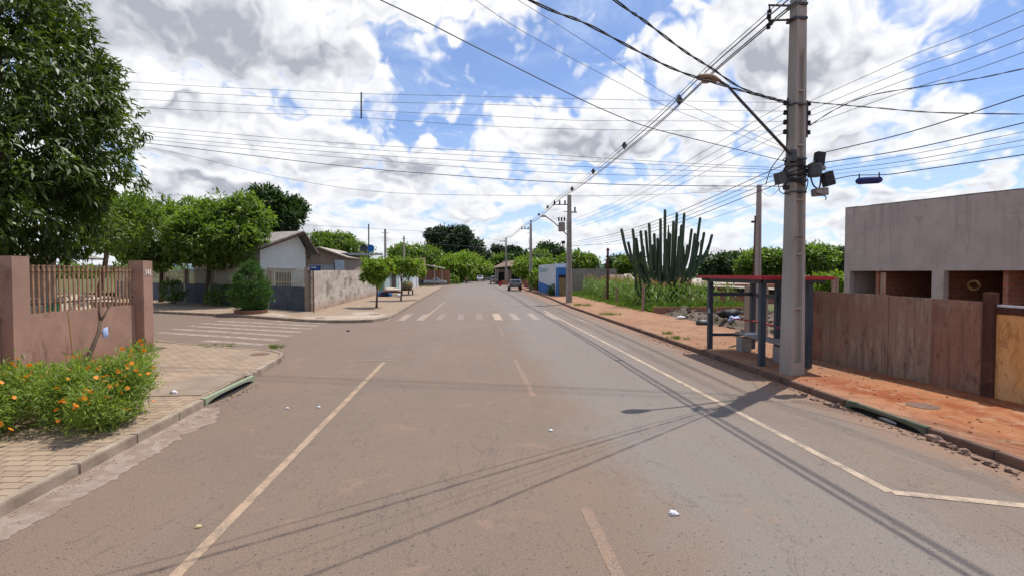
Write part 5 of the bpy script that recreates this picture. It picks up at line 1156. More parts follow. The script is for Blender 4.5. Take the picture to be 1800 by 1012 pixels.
# twisted service cables to the left, overhead
def twisted(label, pts, r=0.014, group=None):
    c = smooth(pts, 10); mb = MB(); L_ = 0.0; a_ = []; b_ = []
    cc = []
    for p, q in zip(c[:-1], c[1:]):
        n = max(1, int((q - p).length / 0.10)); cc += [p.lerp(q, i / n) for i in range(n)]
    for i, p in enumerate(cc):
        t_ = (cc[min(i + 1, len(cc) - 1)] - cc[max(i - 1, 0)]).normalized(); s = t_.cross(Vector((0, 0, 1))).normalized(); u = s.cross(t_); an = i * 0.62
        o_ = (s * math.cos(an) + u * math.sin(an)) * r * 0.75; a_.append(p + o_); b_.append(p - o_)
    mb.tube(a_, r * .62, 4).tube(b_, r * .62, 4); return tag(mb.build('twisted_cable', M_black, None, True), label, 'cable', group)
pa = (7.25, 11.3)
twisted('thick twisted cable leaving the tall pole, the one reaching the picture top further left', [(7.3, 11.35, 6.36)] + [plane_pt(pa, (0.8, 7.1), *p) for p in [(1290, 156), (1200, 128), (1130, 95), (1030, 42), (930, 0)]] + [(-2.0, 5.4, 6.55), (-9, 1.0, 7.2)], 0.017, 'twisted service cables above the street')
twisted('thick twisted cable leaving the tall pole, the steeper one further right', [(7.3, 11.35, 6.40)] + [plane_pt(pa, (2.0, 7.05), *p) for p in [(1310, 158), (1250, 120), (1200, 88), (1130, 35), (1080, 0)]] + [(-0.5, 5.2, 6.6), (-8, -.2, 7.3)], 0.016, 'twisted service cables above the street')
wire('black cable slanting down across the sky from the upper left', [(-8, 2.5, 7.0), (-4, 4.6, 6.2)] + [plane_pt((7.3, 11.3), (-1.1, 6.1), *p) for p in [(668, 0), (830, 80), (980, 155), (1060, 193), (1140, 224), (1250, 252), (1384, 285)]], 0.0095, None)
wire('faint grey cable slanting from the top of the picture, left of a pair', [plane_pt((7.3, 11.3), (-0.2, 6.0), *p) for p in [(790, -30), (835, 0), (930, 62), (1080, 142), (1190, 195), (1384, 268)]], 0.0045, 'pair of faint slanting cables', M_cablegrey)
wire('faint grey cable slanting from the top of the picture, right of a pair', [plane_pt((7.3, 11.3), (0.4, 6.2), *p) for p in [(880, -20), (910, 0), (1030, 75), (1130, 140), (1210, 185), (1384, 262)]], 0.0045, 'pair of faint slanting cables', M_cablegrey)
# wires going back to the right
RB = (10.5, -20.0)
for k, (ya, yb) in enumerate(((180, 18), (196, 45), (206, 68), (221, 92))):
    c = plane_pt((7.75, 11.4), RB, 1600, ya + (yb - ya) * .53 + 5)
    wire(f'{ordn[k]} of the four wires rising from the tall pole to the right picture edge', [plane_pt((7.75, 11.4), RB, 1420, ya), c, plane_pt((7.75, 11.4), RB, 1800, yb), (8.6, 0.5, 6.35 - .2 * k)], 0.0065, 'four low wires continuing past the camera')
PB = (14, -5)
twisted('dark twisted cable curving from the tall pole up to the right edge', [plane_pt((7.7, 11.3), PB, *p) for p in [(1422, 222), (1470, 192), (1530, 168), (1640, 150), (1720, 138), (1800, 121), (1860, 110)]], 0.010)
twisted('dark twisted cable running almost level from the tall pole to the right edge', [plane_pt((7.7, 11.3), (30, 6), *p) for p in [(1425, 180), (1470, 184), (1540, 190), (1640, 198), (1800, 201), (1900, 201)]], 0.012)
for k, (w_, r_, l) in enumerate((([(1450, 268), (1600, 232), (1800, 168), (1900, 132)], 0.013, 'thick cable rising from the upper splice box to the right edge'), ([(1450, 286), (1600, 262), (1800, 216), (1900, 190)], 0.012, 'cable leaving the boxes just below the thick rising one'),
      ([(1450, 296), (1600, 272), (1800, 232), (1900, 212)], 0.006, 'thin cable third below the upper splice box'), ([(1450, 302), (1600, 282), (1800, 246), (1900, 226)], 0.007, 'thin cable fourth below the upper splice box'), ([(1455, 308), (1600, 290), (1800, 256), (1900, 240)], 0.005, 'faintest cable just above the one carrying the blue closure'),
      ([(1460, 317), (1500, 309), (1560, 307), (1610, 300), (1800, 272), (1900, 255)], 0.012, 'cable carrying the blue splice closure'))):
    wire(l, [plane_pt((7.8, 11.2), PB, *p) for p in w_], r_, 'telephone cables fanning out to the right edge')
c1 = plane_pt((7.8, 11.2), PB, 1505, 319); c2 = plane_pt((7.8, 11.2), PB, 1550, 316); c1v, c2v = Vector(c1), Vector(c2); dc = (c2v - c1v)
t = empty('splice_closure', tuple((c1v + c2v) / 2), 'navy blue cylindrical splice closure hanging from a cable right of the tall pole', 'splice closure'); lo_ = tuple((c1v + c2v) / 2)
MB().tube([c1v, c1v + dc * .06, c1v + dc * .12, c2v - dc * .12, c2v - dc * .06, c2v], [0.035, 0.06, 0.072, 0.072, 0.06, 0.035], 14).build('casing', M_closure, t, True, local=lo_)
for f_ in (.12, .9): q = c1v + dc * f_; MB().tube([q + Vector((0, 0, .05)), q + Vector((0, 0, .15))], 0.014, 6).build('hanger', M_black, t, local=lo_)
# drop wires from the slim pole
wire('cable from the slim concrete pole up to the tall pole boxes', [(10.0, 17.2, 5.4), (8.8, 14.5, 4.75), (7.6, 11.6, 4.9)], 0.008, None)
wire('lower cable from the slim concrete pole down the street', [(9.95, 17.3, 4.9), (9, 28, 4.2), (7.8, 40, 4.6)], 0.008, None)
wire('faint line across the far left sky above the young street trees', [P(540, 396, 60), P(660, 402, 66), P(800, 412, 90), P(895, 425, 104)], 0.02, None, M_cablegrey)
wire('second faint line across the far sky towards the last right pole', [P(720, 424, 92), P(800, 432, 95), P(900, 436, 104)], 0.02, None, M_cablegrey)

# ================================================================== RIGHT: plot with corn, cactus, debris
cO = G(1165, 506, 0.1)
cx_, cy_ = 13.9, 36.0
t = empty('candelabra_cactus', (cx_, cy_, 0), 'huge candelabra cactus with many upright grey-green columns behind the corn', 'cactus')
rs = random.Random(21)
tips = [(1092, 402), (1112, 402), (1126, 405), (1141, 392), (1104, 425), (1135, 405), (1150, 410), (1161, 384), (1169, 368), (1178, 410), (1190, 374), (1184, 388), (1203, 374), (1198, 395), (1216, 402), (1231, 382), (1222, 410), (1238, 408), (1252, 412), (1249, 425), (1118, 418), (1147, 430),
        (1156, 418), (1173, 420), (1194, 415), (1209, 430), (1228, 425), (1130, 432), (1187, 440), (1168, 445), (1243, 440)]
def rib_tube(mb, pts, r, n=12):
    """star-section column"""
    pts = [Vector(p) for p in pts]; vs = []; fs = []
    for i, p in enumerate(pts):
        tt = (pts[min(i + 1, len(pts) - 1)] - pts[max(i - 1, 0)]).normalized(); a0 = Vector((1, 0, 0)); a0 = (a0 - tt * a0.dot(tt)).normalized(); b0 = tt.cross(a0)
        for k in range(n):
            an = 2 * math.pi * k / n; rr = r[i] * (1.0 if k % 2 == 0 else 0.62); vs.append(p + (a0 * math.cos(an) + b0 * math.sin(an)) * rr)
    for i in range(len(pts) - 1):
        for k in range(n): a = i * n + k; b_ = i * n + (k + 1) % n; fs.append((a, b_, b_ + n, a + n))
    fs.append(tuple(range((len(pts) - 1) * n, len(pts) * n))); mb.add(vs, fs)
for i, (px, py) in enumerate(tips):
    Y = cy_ + rs.uniform(-1.1, 1.1); T_ = Vector(P(px, py, Y)) - Vector((cx_, cy_, 0))
    bx = T_.x * 0.22 + rs.uniform(-.15, .15); by = T_.y * .3
    zk = rs.uniform(0.9, 1.7) + abs(T_.x) * .35
    mb = MB(); k1 = Vector((bx, by, 0.3)); k2 = Vector((T_.x * 0.62, T_.y * .7, zk)); k3 = Vector((T_.x * .86, T_.y * .9, zk + (T_.z - zk) * .4))
    pts = smooth([k1, k2, k3, T_], 5); pts.insert(-1, pts[-2].lerp(pts[-1], .8)); n_ = len(pts); rib_tube(mb, pts, [0.062 + 0.045 * math.sin(min(1, j / n_ * 1.5) * math.pi / 2) if j < n_ - 1 else 0.05 for j in range(n_)])
    # side shoots
    if i % 2 == 0:
        s0 = pts[int(n_ * .45)]; e_ = s0 + Vector((rs.uniform(-.5, .5), rs.uniform(-.4, .4), (T_.z - s0.z) * rs.uniform(.5, .85))); rib_tube(mb, smooth([s0, s0 + Vector((e_.x - s0.x, e_.y - s0.y, .35)) , e_], 4), [0.08, .1, .11, .11, .1, .1, .1, .09, .03])
    mb.build('column', M_cactus, t, False)
for i in range(24):   # short young columns in the thicket
    a = rs.uniform(-2.2, 2.3); y = rs.uniform(-1.3, 1.3); hh = rs.uniform(1.8, 3.5); mb = MB()
    rib_tube(mb, [(a * .6, y * .6, 0.2), (a * .9, y * .9, 1.0), (a, y, hh * .7), (a, y, hh)], [0.07, .10, .10, .03]); mb.build('column', M_cactus, t)
mb = MB(); mb.tube([(-.4, 0, -.1), (-.35, 0, .9), (-.7, 0, 1.6)], [.22, .2, .14], 8).tube([(.3, 0, -.1), (.35, .1, .9), (.8, 0, 1.7)], [.24, .2, .14], 8).build('trunk', M_bark, t, True)

# corn: one plant, copied
def corn_plant(seed, h, name='corn_plant'):
    rs_ = np.random.RandomState(seed); t = empty(name, (0, 0, 0), 'tall green corn plant in the roadside patch on the right', 'corn', 'corn plants in the roadside patch')
    n = 11; C = []; D = []; N = []; L = []
    for i in range(n):
        a = i * 2.4 + rs_.rand(); z = h * (0.12 + 0.72 * i / n); out = np.array([math.cos(a), math.sin(a), 0.0])
        # two segments per leaf: rising then drooping
        l = h * 0.26 * (1 - abs(i / n - .5) * .6); d1 = out * .62 + np.array([0, 0, .75]); d1 /= np.linalg.norm(d1); C.append([0, 0, z]); D.append(d1); N.append(out * -.7 + np.array([0, 0, .7])); L.append(l)
        d2 = out * .75 + np.array([0, 0, -.55]); C.append(np.array([0, 0, z]) + d1 * l * .62); D.append(d2); N.append(out * .5 + np.array([0, 0, .9])); L.append(l * .9)
    me = leaf_mesh('leaves', np.array(C, float), np.array(D), np.array(N), np.array(L), 0.085 * h / 2, rs_.rand(2 * n)); link('leaves', me, L_corn, t)
    MB().tube([(0, 0, -.05), (0, 0, h * .9)], [0.022, 0.012], 5).build('stalk', mat('corn_stalk', (0.20, 0.26, 0.07, 1), None, 0.7), t)
    k = 9; a = np.arange(k) * .7; C = np.tile([0, 0, h * .86], (k, 1)); D = np.stack([np.cos(a) * .35, np.sin(a) * .35, 1 + 0 * a], 1)
    me = leaf_mesh('tassel', C, D, unit(k), h * .16, .03, rs_.rand(k)); link('tassel', me, L_tassel, t); return t
protos = [corn_plant(i, 2.15 + .12 * i) for i in range(3)]
rs = random.Random(5); spots = []
for i in range(900):
    Y = rs.uniform(31.2, 56); x0 = 11.0 + (Y - 31) * 0.05 + (0.6 if Y < 40 else 0); x1 = 17.5 if Y < 38 else (16.5)
    X = x0 + (x1 - x0) * rs.random() ** 1.6
    if all((X - a) ** 2 + (Y - b_) ** 2 > .27 for a, b_ in spots): spots.append((X, Y))
    if len(spots) >= 280: break
for i, (X, Y) in enumerate(spots):
    o = protos[i] if i < 3 else copy_tree(protos[i % 3]); s = rs.uniform(.78, 1.02) * (0.92 if Y < 36 else 1.0)
    o.location = (X, Y, 0); o.rotation_euler = (rs.uniform(-.08, .08), rs.uniform(-.08, .08), rs.uniform(0, 6.28)); o.scale = (s, s, s)
# weeds at the edge of the corn and by walls
def weeds(name, label, pts, L, Wd, lm, per=14, spread=.12, kind='stuff', cat=None):
    C = np.repeat(np.array(pts, float), per, 0) + RS.normal(size=(len(pts) * per, 3)) * spread * np.array([1, 1, .1]); C[:, 2] = np.maximum(C[:, 2], pts[0][2] - .01)
    D = unit(len(C)) * .7 + np.array([0, 0, 1.0]); me = leaf_mesh(name, C, D, unit(len(C)), L * (0.6 + .8 * RS.rand(len(C))), Wd, RS.rand(len(C)))
    return tag(link(name, me, lm), label, cat or 'weeds', kind=kind)
rs = random.Random(9)
weeds('ground_cover', 'low green weeds along the edge of the corn patch', [(10.75 + rs.uniform(-.1, 2.2), rs.uniform(30.9, 46), 0.0) for _ in range(420)], .30, .05, L_mid, 16, .2)
weeds('ground_cover', 'tall weeds filling the plot between the corn and the pole', [(rs.uniform(10.7, 14), rs.uniform(46, 58), 0.0) for _ in range(140)], .5, .07, L_mid, 14, .2)
weeds('ground_cover', 'broad-leaved weeds behind the low brick wall', [(rs.uniform(11.2, 18), rs.uniform(30.6, 33.5), 0.0) for _ in range(260)], .55, .12, L_mid, 12, .25)
def tuft(label, px, py, z=GZ, r=.18, n=14, m=L_grass, L=.12):
    x, y, _ = G(px, py, z); weeds('grass_tuft', label, [(x + rs.uniform(-r, r) * 1.6, y + rs.uniform(-r, r), z - .01) for _ in range(n)], L, .018, m, 12, .05, kind=None, cat='grass tuft')['group'] = 'grass tufts on the pavements'
tuft('green grass tuft on the red verge left of the bus shelter', 1190, 595, r=.22); tuft('small brownish grass tuft on the red verge', 1173, 586, r=.12, n=8)
tuft('grass tuft on the verge further up, before the brick wall', 1072, 553, r=.35, n=22, L=.15); tuft('dry grass tuft on the verge next to the transformer pole', 1017, 537, r=.5, n=24, L=.2)
tuft('grass tuft at the kerb corner by the manhole cover', 487, 612, r=.12, n=10, L=.16); tuft('thin grass in the pale pavement near the pink wall', 385, 607, r=.4, n=16, L=.06); tuft('grass tuft at the far end of the left pavement', 748, 504, r=.9, n=26, L=.35)
tuft('flowering tuft at the foot of the corner pillar', 247, 618, r=.15, n=14, L=.35)
weeds('ground_cover', 'thin weeds along the foot of the plywood hoarding', [fpt(rs.uniform(.1, 3.6), GZ, -.08 - rs.random() * .12) for _ in range(70)], .13, .02, L_grass, 8, .05)
# posts among the corn
for (px, pyb, pyt, l) in ((1130, 548, 499, 'weathered timber fence post at the corner of the corn patch'), (1062, 530, 503, 'thin grey fence post before the corn'), (1083, 534, 506, 'thin dark fence post next to the dark timber pole')):
    x, y, _ = G(px, pyb, .05); zt_ = P(px, pyt, y)[2]; tag(MB().tube([(x, y, -.1), (x + .03, y, zt_)], [0.09, 0.075], 7).build('fence_post', M_ply), l, 'post', 'fence posts before the corn')
# low brick wall
o = MB().box((14.2, 30.25, 0.20), (6.4, 0.14, 0.42), rz=-.03).build('low_brick_wall', M_brick, bevel=.01); tag(o, 'low orange-red brick wall before the corn', 'wall')
MB().box((12.9, 30.15, 0.24), (.22, .16, .46)).build('pier', M_conc2, o)
# debris bank
def debris(name, label, x0, x1, y0, y1, h, n, seed):
    bm = bmesh.new(); nx, ny = 46, 40; rs_ = random.Random(seed); g = {}
    for i in range(nx + 1):
        for j in range(ny + 1):
            u, v = i / nx, j / ny; x = x0 + (x1 - x0) * u; y = y0 + (y1 - y0) * v; e = min(u * 6, (1 - u) * 4, v * 4, (1 - v) * 5, 1.0)
            z = -0.02 + e * h * (0.55 + 0.6 * mnoise.noise(Vector((x * .9, y * .7, 3))) + .35 * mnoise.noise(Vector((x * 3, y * 3, 1)))); g[i, j] = bm.verts.new((x, y, z + .03))
    for i in range(nx):
        for j in range(ny): bm.faces.new((g[i, j], g[i + 1, j], g[i + 1, j + 1], g[i, j + 1]))
    for k in range(n):
        i, j = rs_.randrange(3, nx - 2), rs_.randrange(3, ny - 2); c = g[i, j].co; s = rs_.uniform(.05, .17)
        M_ = Matrix.Translation(c + Vector((0, 0, s * .2))) @ Matrix.Rotation(rs_.uniform(0, 6), 4, Vector((rs_.random(), rs_.random(), rs_.random() + .1)).normalized()) @ Matrix.Diagonal((s * rs_.uniform(.8, 2), s, s * .7, 1))
        bmesh.ops.create_cube(bm, size=1.0, matrix=M_)
    me = bpy.data.meshes.new(name); bm.to_mesh(me); bm.free(); return tag(link(name, me, M_debris), label, 'rubble', kind='stuff')
M_debris = soil_mat('debris_earth', (0.13, 0.10, 0.072, 1), (0.20, 0.16, 0.125, 1), (0.085, 0.07, 0.05, 1), 2.6)
debris('rubble', 'bank of rubble and earth behind the bus shelter', 10.6, 18, 18.5, 29.9, .55, 420, 2)
heap('rubbish_bag', 'black rubbish bag slumped on the rubble behind the shelter', 'bag', (12.0, 22.9, .36), (.95, .6, .42), M_black, 7, sub=3, amp=.7)
heap('plastic_sack', 'pale blue plastic sack lying below the black rubbish bag', 'sack', (11.9, 22.3, .28), (.6, .4, .28), M_bluecloth, 3, sub=3, amp=.6)
heap('plastic_scrap', 'white plastic scrap on the rubble left of the shelter', 'litter', (10.75, 25.6, .15), (.55, .35, .14), M_whitepl, 4, sub=2)
heap('plastic_scrap', 'grey crumpled sheet on the rubble left of the shelter', 'litter', (10.6, 22.6, .13), (.8, .4, .25), M_dkmetal, 6, sub=2)
heap('plastic_scrap', 'pale crumpled bag lying on the concrete bench', 'litter', (8.32, 14.6, .61), (.4, .3, .12), M_whitepl, 9, sub=2)
# pebbles and broken concrete by the right kerb
rs = random.Random(12)
def rock(name, label, cat, c, d, m, seed, group, rz=0):
    bm = bmesh.new(); bmesh.ops.create_icosphere(bm, subdivisions=2, radius=1)
    for v in bm.verts:
        n = mnoise.cell(v.co * 1.9 + Vector((seed * 2.3, seed, 0))); m_ = max(abs(v.co.x), abs(v.co.y), abs(v.co.z)); v.co = v.co * (0.55 + 0.45 / m_ * .8) * (0.8 + .4 * n); v.co.x *= d[0] / 2; v.co.y *= d[1] / 2; v.co.z *= d[2] / 2
    me = bpy.data.meshes.new(name); bm.to_mesh(me); bm.free(); o = link(name, me, m); o.location = (c[0], c[1], c[2] + d[2] * .4); o.rotation_euler.z = rz; return tag(o, label, cat, group)
st = [(6.86, 7.05, .30, .17, .13), (6.82, 6.82, .22, .16, .12), (6.80, 6.66, .15, .13, .11), (6.78, 6.50, .24, .15, .11), (6.76, 6.30, .2, .13, .06), (6.72, 6.08, .32, .18, .09), (6.74, 5.84, .22, .14, .07), (6.74, 9.15, .26, .14, .07), (6.70, 9.5, .3, .15, .06), (6.78, 9.9, .2, .12, .06), (6.8, 8.98, .16, .12, .10)]
for i, (x, y, a, b_, c) in enumerate(st): rock('broken_stone', 'lump of broken concrete in the gutter by the dark green inlet', 'stone', (x, y, 0), (b_ * .95, a * .85, c * .85), M_stone, i + 1, 'broken stones along the right kerb', rs.uniform(-.5, .5))
for i in range(46):
    y = rs.choice([rs.uniform(5.4, 7.2), rs.uniform(9, 12.2), rs.uniform(5, 13)]); s = rs.uniform(.015, .05); rock('pebble', 'small pebble lying in the right gutter', 'pebble', (6.86 - abs(rs.gauss(0, .12)), y, 0), (s, s * 1.3, s * .7), M_stone, i, 'pebbles in the right gutter')
for i in range(20):
    y = rs.uniform(9.9, 12.2); s = rs.uniform(.03, .07)
    o = link('dry_leaf', leaf_mesh('dry_leaf', np.zeros((1, 3)), np.array([[1.0, 0, .05]]), np.array([[0, 0, 1.0]]), s * 1.6, s * .8, np.array([.5])), mat('dry_leaf_brown', (0.30, 0.20, 0.09, 1), None, .8, bmp=0)); o.location = (-4.84 + abs(rs.gauss(0, .09)), y, .012 + rs.random() * .02); o.rotation_euler = (rs.uniform(-.3, .3), rs.uniform(-.3, .3), rs.uniform(0, 6))
    tag(o, 'dry brown leaf in the gutter before the pale green inlet', 'leaf', 'dry leaves in the left gutter')
def gravel(name, label, fn, n, m, smin, smax):
    mb = MB(); rs_ = random.Random(n)
    for i in range(n):
        x, y, z = fn(rs_); s_ = rs_.uniform(smin, smax); mb.box((x, y, z + s_ * .2), (s_ * rs_.uniform(.8, 1.7), s_, s_ * .6), rz=rs_.uniform(0, 3), taper=rs_.uniform(.4, .9), rx=rs_.uniform(-.4, .4))
    return tag(mb.build(name, m), label, 'gravel', kind='stuff')
gravel('gravel', 'loose gravel and crumbs of soil along the right kerb', lambda q: (6.9 - abs(q.gauss(0, .16)), q.uniform(4.8, 20), 0), 650, M_stone, .008, .032)
gravel('gravel', 'small clods scattered over the red verge', lambda q: (q.uniform(7.15, 9.6), q.uniform(5.5, 22), GZ - .01), 260, M_verge, .012, .04)
gravel('gravel', 'grit along the foot of the left kerb', lambda q: (-4.78 + abs(q.gauss(0, .10)) - (q.random() * 0), q.uniform(4.5, 9.6), .004), 260, M_kerb, .006, .02)
heap('inlet_rubbish', 'grey plastic rubbish caught inside the dark green inlet', 'litter', (6.96, 8.0, .0), (.09, .4, .07), M_galv, 3, sub=2)
# litter on the road
x, y, _ = G(1183, 903); heap('paper_scrap', 'crumpled white paper on the asphalt at lower right of centre', 'litter', (x, y, 0), (.10, .09, .035), M_whitepl, 11, sub=3, amp=.6)
x, y, _ = G(348, 927); heap('paper_scrap', 'small yellowish crumpled scrap on the asphalt left of the parking line', 'litter', (x, y, 0), (.06, .05, .03), mat('yellowish_paper', (0.62, 0.50, 0.25, 1), None, .8, bmp=0), 5, sub=2, amp=.6)
for (px, py, l) in ((560, 716, 'tiny white scrap left of the parking line, farther away'), (505, 718, 'tiny white scrap near the gutter'), (968, 757, 'tiny white speck of paper on the middle of the road'), (306, 692, 'whitish can lying on the pavers beside the flower bush')):
    x, y, z = G(px, py, GZ if px == 306 else 0); heap('paper_scrap', l, 'litter', (x, y, z), (.07, .05, .03) if px != 306 else (.14, .10, .07), M_whitepl, px, sub=2, amp=.5)
heap('dark_stone', 'small dark stone on the side street asphalt', 'stone', (*G(612, 582)[:2], 0), (.16, .12, .08), M_dkmetal, 2, sub=1)

# ---- low houses and walls behind the corn
hO = (17, 46, 0)
h = empty('low_house', hO, 'low house with a long pale roof seen under the shelter roof', 'house')
A, B = P(1205, 501, 40), P(1420, 511, 40); A2, B2 = P(1222, 489, 44), P(1440, 492, 44)
MB().slab([A, B, B2, A2], .08).build('roof', M_roof2, h, local=hO); MB().box(((A[0] + B[0]) / 2 + .3, 42.3, .6), (B[0] - A[0] - .8, 3.6, 1.9)).build('wall', M_brick, h, local=hO)
for k in range(3): MB().box((A[0] + 2 + 3 * k, 40.47, .9), (1.2, .06, .6)).build('window', M_openshade, h, local=hO)
hO = (15.5, 55, 0)
h = empty('low_house', hO, 'small house with a brown and pale roof beside the cactus', 'house')
A, B, Cq, D_ = P(1076, 499, 52), P(1126, 502, 52), P(1108, 481, 56), P(1072, 483, 56)
MB().slab([A, P(1108, 502, 52), P(1095, 483, 56), D_], .1).build('roof', M_roof3, h, local=hO); MB().slab([P(1108, 502, 51.9), B, Cq, P(1096, 482, 56)], .1).build('roof', M_roof2, h, local=hO)
MB().box(((A[0] + B[0]) / 2, 54, .5), (B[0] - A[0] - .6, 3.4, 1.4)).build('wall', M_brick, h, local=hO)
o = MB().box((13.3, 59.5, 1.4), (7.6, .18, 2.9), rz=0.02).build('block_wall', M_blockwall); tag(o, 'tall bare block wall behind the corn', 'wall'); MB().box((0, 0, 0), (.01, .01, .01)) 
MB().box((13.3, 59.5, 2.88), (7.7, .26, .08), rz=0.02).build('coping', M_conc2, o)
# blue and white building
hO = (9.3, 52, 0)
h = empty('blue_building', hO, 'white and bright blue corner building with an olive door on the right pavement', 'building')
MB().prism([(8.56, 65.2), (8.72, 52.7), (9.9, 52.7), (10.6, 65.2)], 0, 3.42).build('wall', M_white, h, local=hO)
MB().slab([(8.53, 65.0, .0), (8.53, 65.0, 1.35), (8.63, 56.5, 1.05), (8.68, 53.2, .6), (8.68, 53.2, 0)], .03).build('blue_dado', M_blue, h, local=hO)
MB().slab([(8.54, 64.5, 2.5), (8.54, 64.5, 3.1), (8.64, 57, 2.9), (8.62, 59, 2.6)], .03).build('blue_lettering_band', M_teal, h, local=hO)
MB().prism([(8.74, 51.2), (9.62, 51.2), (9.62, 52.7), (8.74, 52.7)], 0, 3.0).build('porch_wall', M_blue, h, local=hO)
MB().box((9.13, 51.16, 1.02), (.66, .06, 1.9)).build('door', M_olive, h, local=hO); MB().box((9.12, 51.16, 2.12), (.74, .05, .28)).build('recess_shade_panel', M_openshade, h, local=hO)  # flat near-black panel over the door, recess shade put into its colour
x, y, _ = G(968, 516, GZ)
make_tree('garden_shrub', 'small green shrub against the blue building', (8.6, 53.6, GZ), [((8.6, 53.6, .65), (.5, .6, .55))], .03, L_mid, 60, 12, .22, .09, .18, cat='shrub', limbs=2)
make_tree('garden_shrub', 'round yellow-green shrub growing before the white and blue wall', (8.7, 67.5, GZ), [((8.7, 67.5, 1.6), (1.2, 1.2, 1.1))], .05, L_bright, 90, 12, .35, .16, .3, cat='shrub', limbs=3)
o = MB().slab([(8.6, 84, 0), (8.9, 66, 0), (8.9, 66, 1.3), (8.6, 84, 1.3)], .15).build('garden_wall', mat('dusty_red_wall', (0.24, 0.06, 0.045, 1), (0.17, 0.05, 0.04, 1), .85)); tag(o, 'low dusty red garden wall behind the parked grey car', 'wall')
# far tiled house at the crossing
hO = (7.5, 112, 0)
h = empty('tiled_house', hO, 'far house with a drooping tiled roof beyond the crossing, right', 'house')
A = P(864, 470, 108); B = P(914, 468, 108)
MB().slab([(A[0], 107, A[2] - .1), (B[0] + .5, 107, A[2] + .5), (B[0] + .5, 114, A[2] + 1.9), (A[0] + 3, 114, A[2] + 1.3)], .15).build('roof', M_roof3, h, local=hO)
MB().box((8.6, 112.5, 1.6), (6.0, 5, 3.2)).build('wall', M_beige, h, local=hO); MB().box((6.4, 109.9, 1.4), (1.2, .1, 2.4)).box((9.5, 109.9, 1.5), (1.8, .1, 1.2)).build('opening', M_openshade, h, local=hO)  # openings are flat near-black panels with the inner shade painted on
for xx in (5.0, 7.6, 10.2): MB().box((xx, 107.6, 1.6), (.25, .25, 3.2)).build('porch_post', M_beige, h, local=hO)
o = MB().box((8.3, 101, .5), (4.6, .2, .9)).build('garden_wall', M_brick); tag(o, 'low red brick garden wall at the far right corner of the crossing', 'wall')
# carport on the left
hO = (-7.6, 106, 0)
h = empty('carport', hO, 'open carport with a thin pale roof at the far left corner', 'carport')
MB().slab([P(739, 463, 100), P(779, 471, 100), P(783, 471, 107), P(739, 465, 107)], .15).build('roof', M_roof2, h, local=hO)
for px in (748, 764, 777): q = P(px, 470, 100.5); MB().box((q[0], 100.5, q[2] / 2), (.16, .16, q[2])).build('post', M_conc, h, local=hO)
MB().box((-8.5, 108, 1.5), (8, .2, 3)).build('back_wall', M_brick, h, local=hO)

# ================================================================== TREES far away
def far_tree(name, label, px, ytop, ybot, hw, Y, lm, n=420, per=12, leaf=None, seed=0, grp='trees along the far skyline', k=6, flat=1.0, depth=1.0, s=.55):
    c = P(px, (ytop + ybot) / 2, Y); rx = hw * Y / 900 * 1.0; rz = max((ybot - ytop) / 2 * Y / 900, .5); lf = leaf or max(.35, Y * .0075)
    return make_tree(name, label, (c[0], Y, 0), lobed(c, (rx, rx * depth, rz * flat), k, s, seed), max(.12, rx * .07), lm, n, per, lf, lf * .45, lf * 1.3, grp, trunk_top=(c[0], Y, max(c[2] - rz * .3, 1.0)), limbs=3, droop=.1)
far_tree('broadleaf_tree', 'dark dense tree rising behind the white gabled house', 480, 336, 412, 52, 62, L_dark, 900, 14, .5, 1)
far_tree('broadleaf_tree', 'feathery green tree behind the small grey gabled house', 588, 404, 466, 56, 78, L_mid, 700, 12, .55, 2, flat=.9)
far_tree('broadleaf_tree', 'tree rising behind the street saplings on the left', 722, 428, 488, 48, 115, L_mid, 520, 12, None, 3)
far_tree('broadleaf_tree', 'low tree between the left shops and the big dark tree', 765, 446, 492, 26, 135, L_mid, 300, 12, None, 4)
make_tree('big_dark_tree', 'tallest dark blue-green tree on the skyline, left of the street end', (P(800, 480, 175)[0], 175, 0),
    [(P(790, 432, 175), (7.0, 6, 5.4)), (P(775, 418, 175), (3.8, 4, 3.4)), (P(806, 416, 175), (4.6, 4, 3.4)), (P(828, 436, 175), (4.2, 4, 3.0)), (P(770, 448, 175), (3.6, 4, 2.6)), (P(800, 462, 175), (6.5, 6, 3.6)), (P(846, 452, 178), (3.6, 3, 2.2)), (P(756, 413, 175), (1.3, 1.4, 1.8))],
    .8, L_pine, 1500, 14, 1.15, .5, 1.2, trunk_top=(P(798, 480, 175)[0], 175, 9), limbs=6, droop=.3)
far_tree('street_tree', 'rounded light green tree left of the street end, nearer one', 806, 446, 500, 31, 128, L_bright, 520, 14, .75, 5, grp='rounded clipped trees at the street end')
far_tree('street_tree', 'rounded light green tree left of the street end, taller one behind', 830, 442, 496, 32, 150, L_bright, 520, 14, .85, 6, grp='rounded clipped trees at the street end')
far_tree('broadleaf_tree', 'dark tree closing the street, left of its middle', 857, 452, 492, 22, 190, L_dark, 320, 12, None, 7)
far_tree('broadleaf_tree', 'green tree closing the street on its right', 883, 449, 494, 26, 170, L_mid, 380, 12, None, 8)
far_tree('broadleaf_tree', 'dark tree behind the far tiled house', 913, 448, 486, 24, 165, L_dark, 320, 12, None, 9)
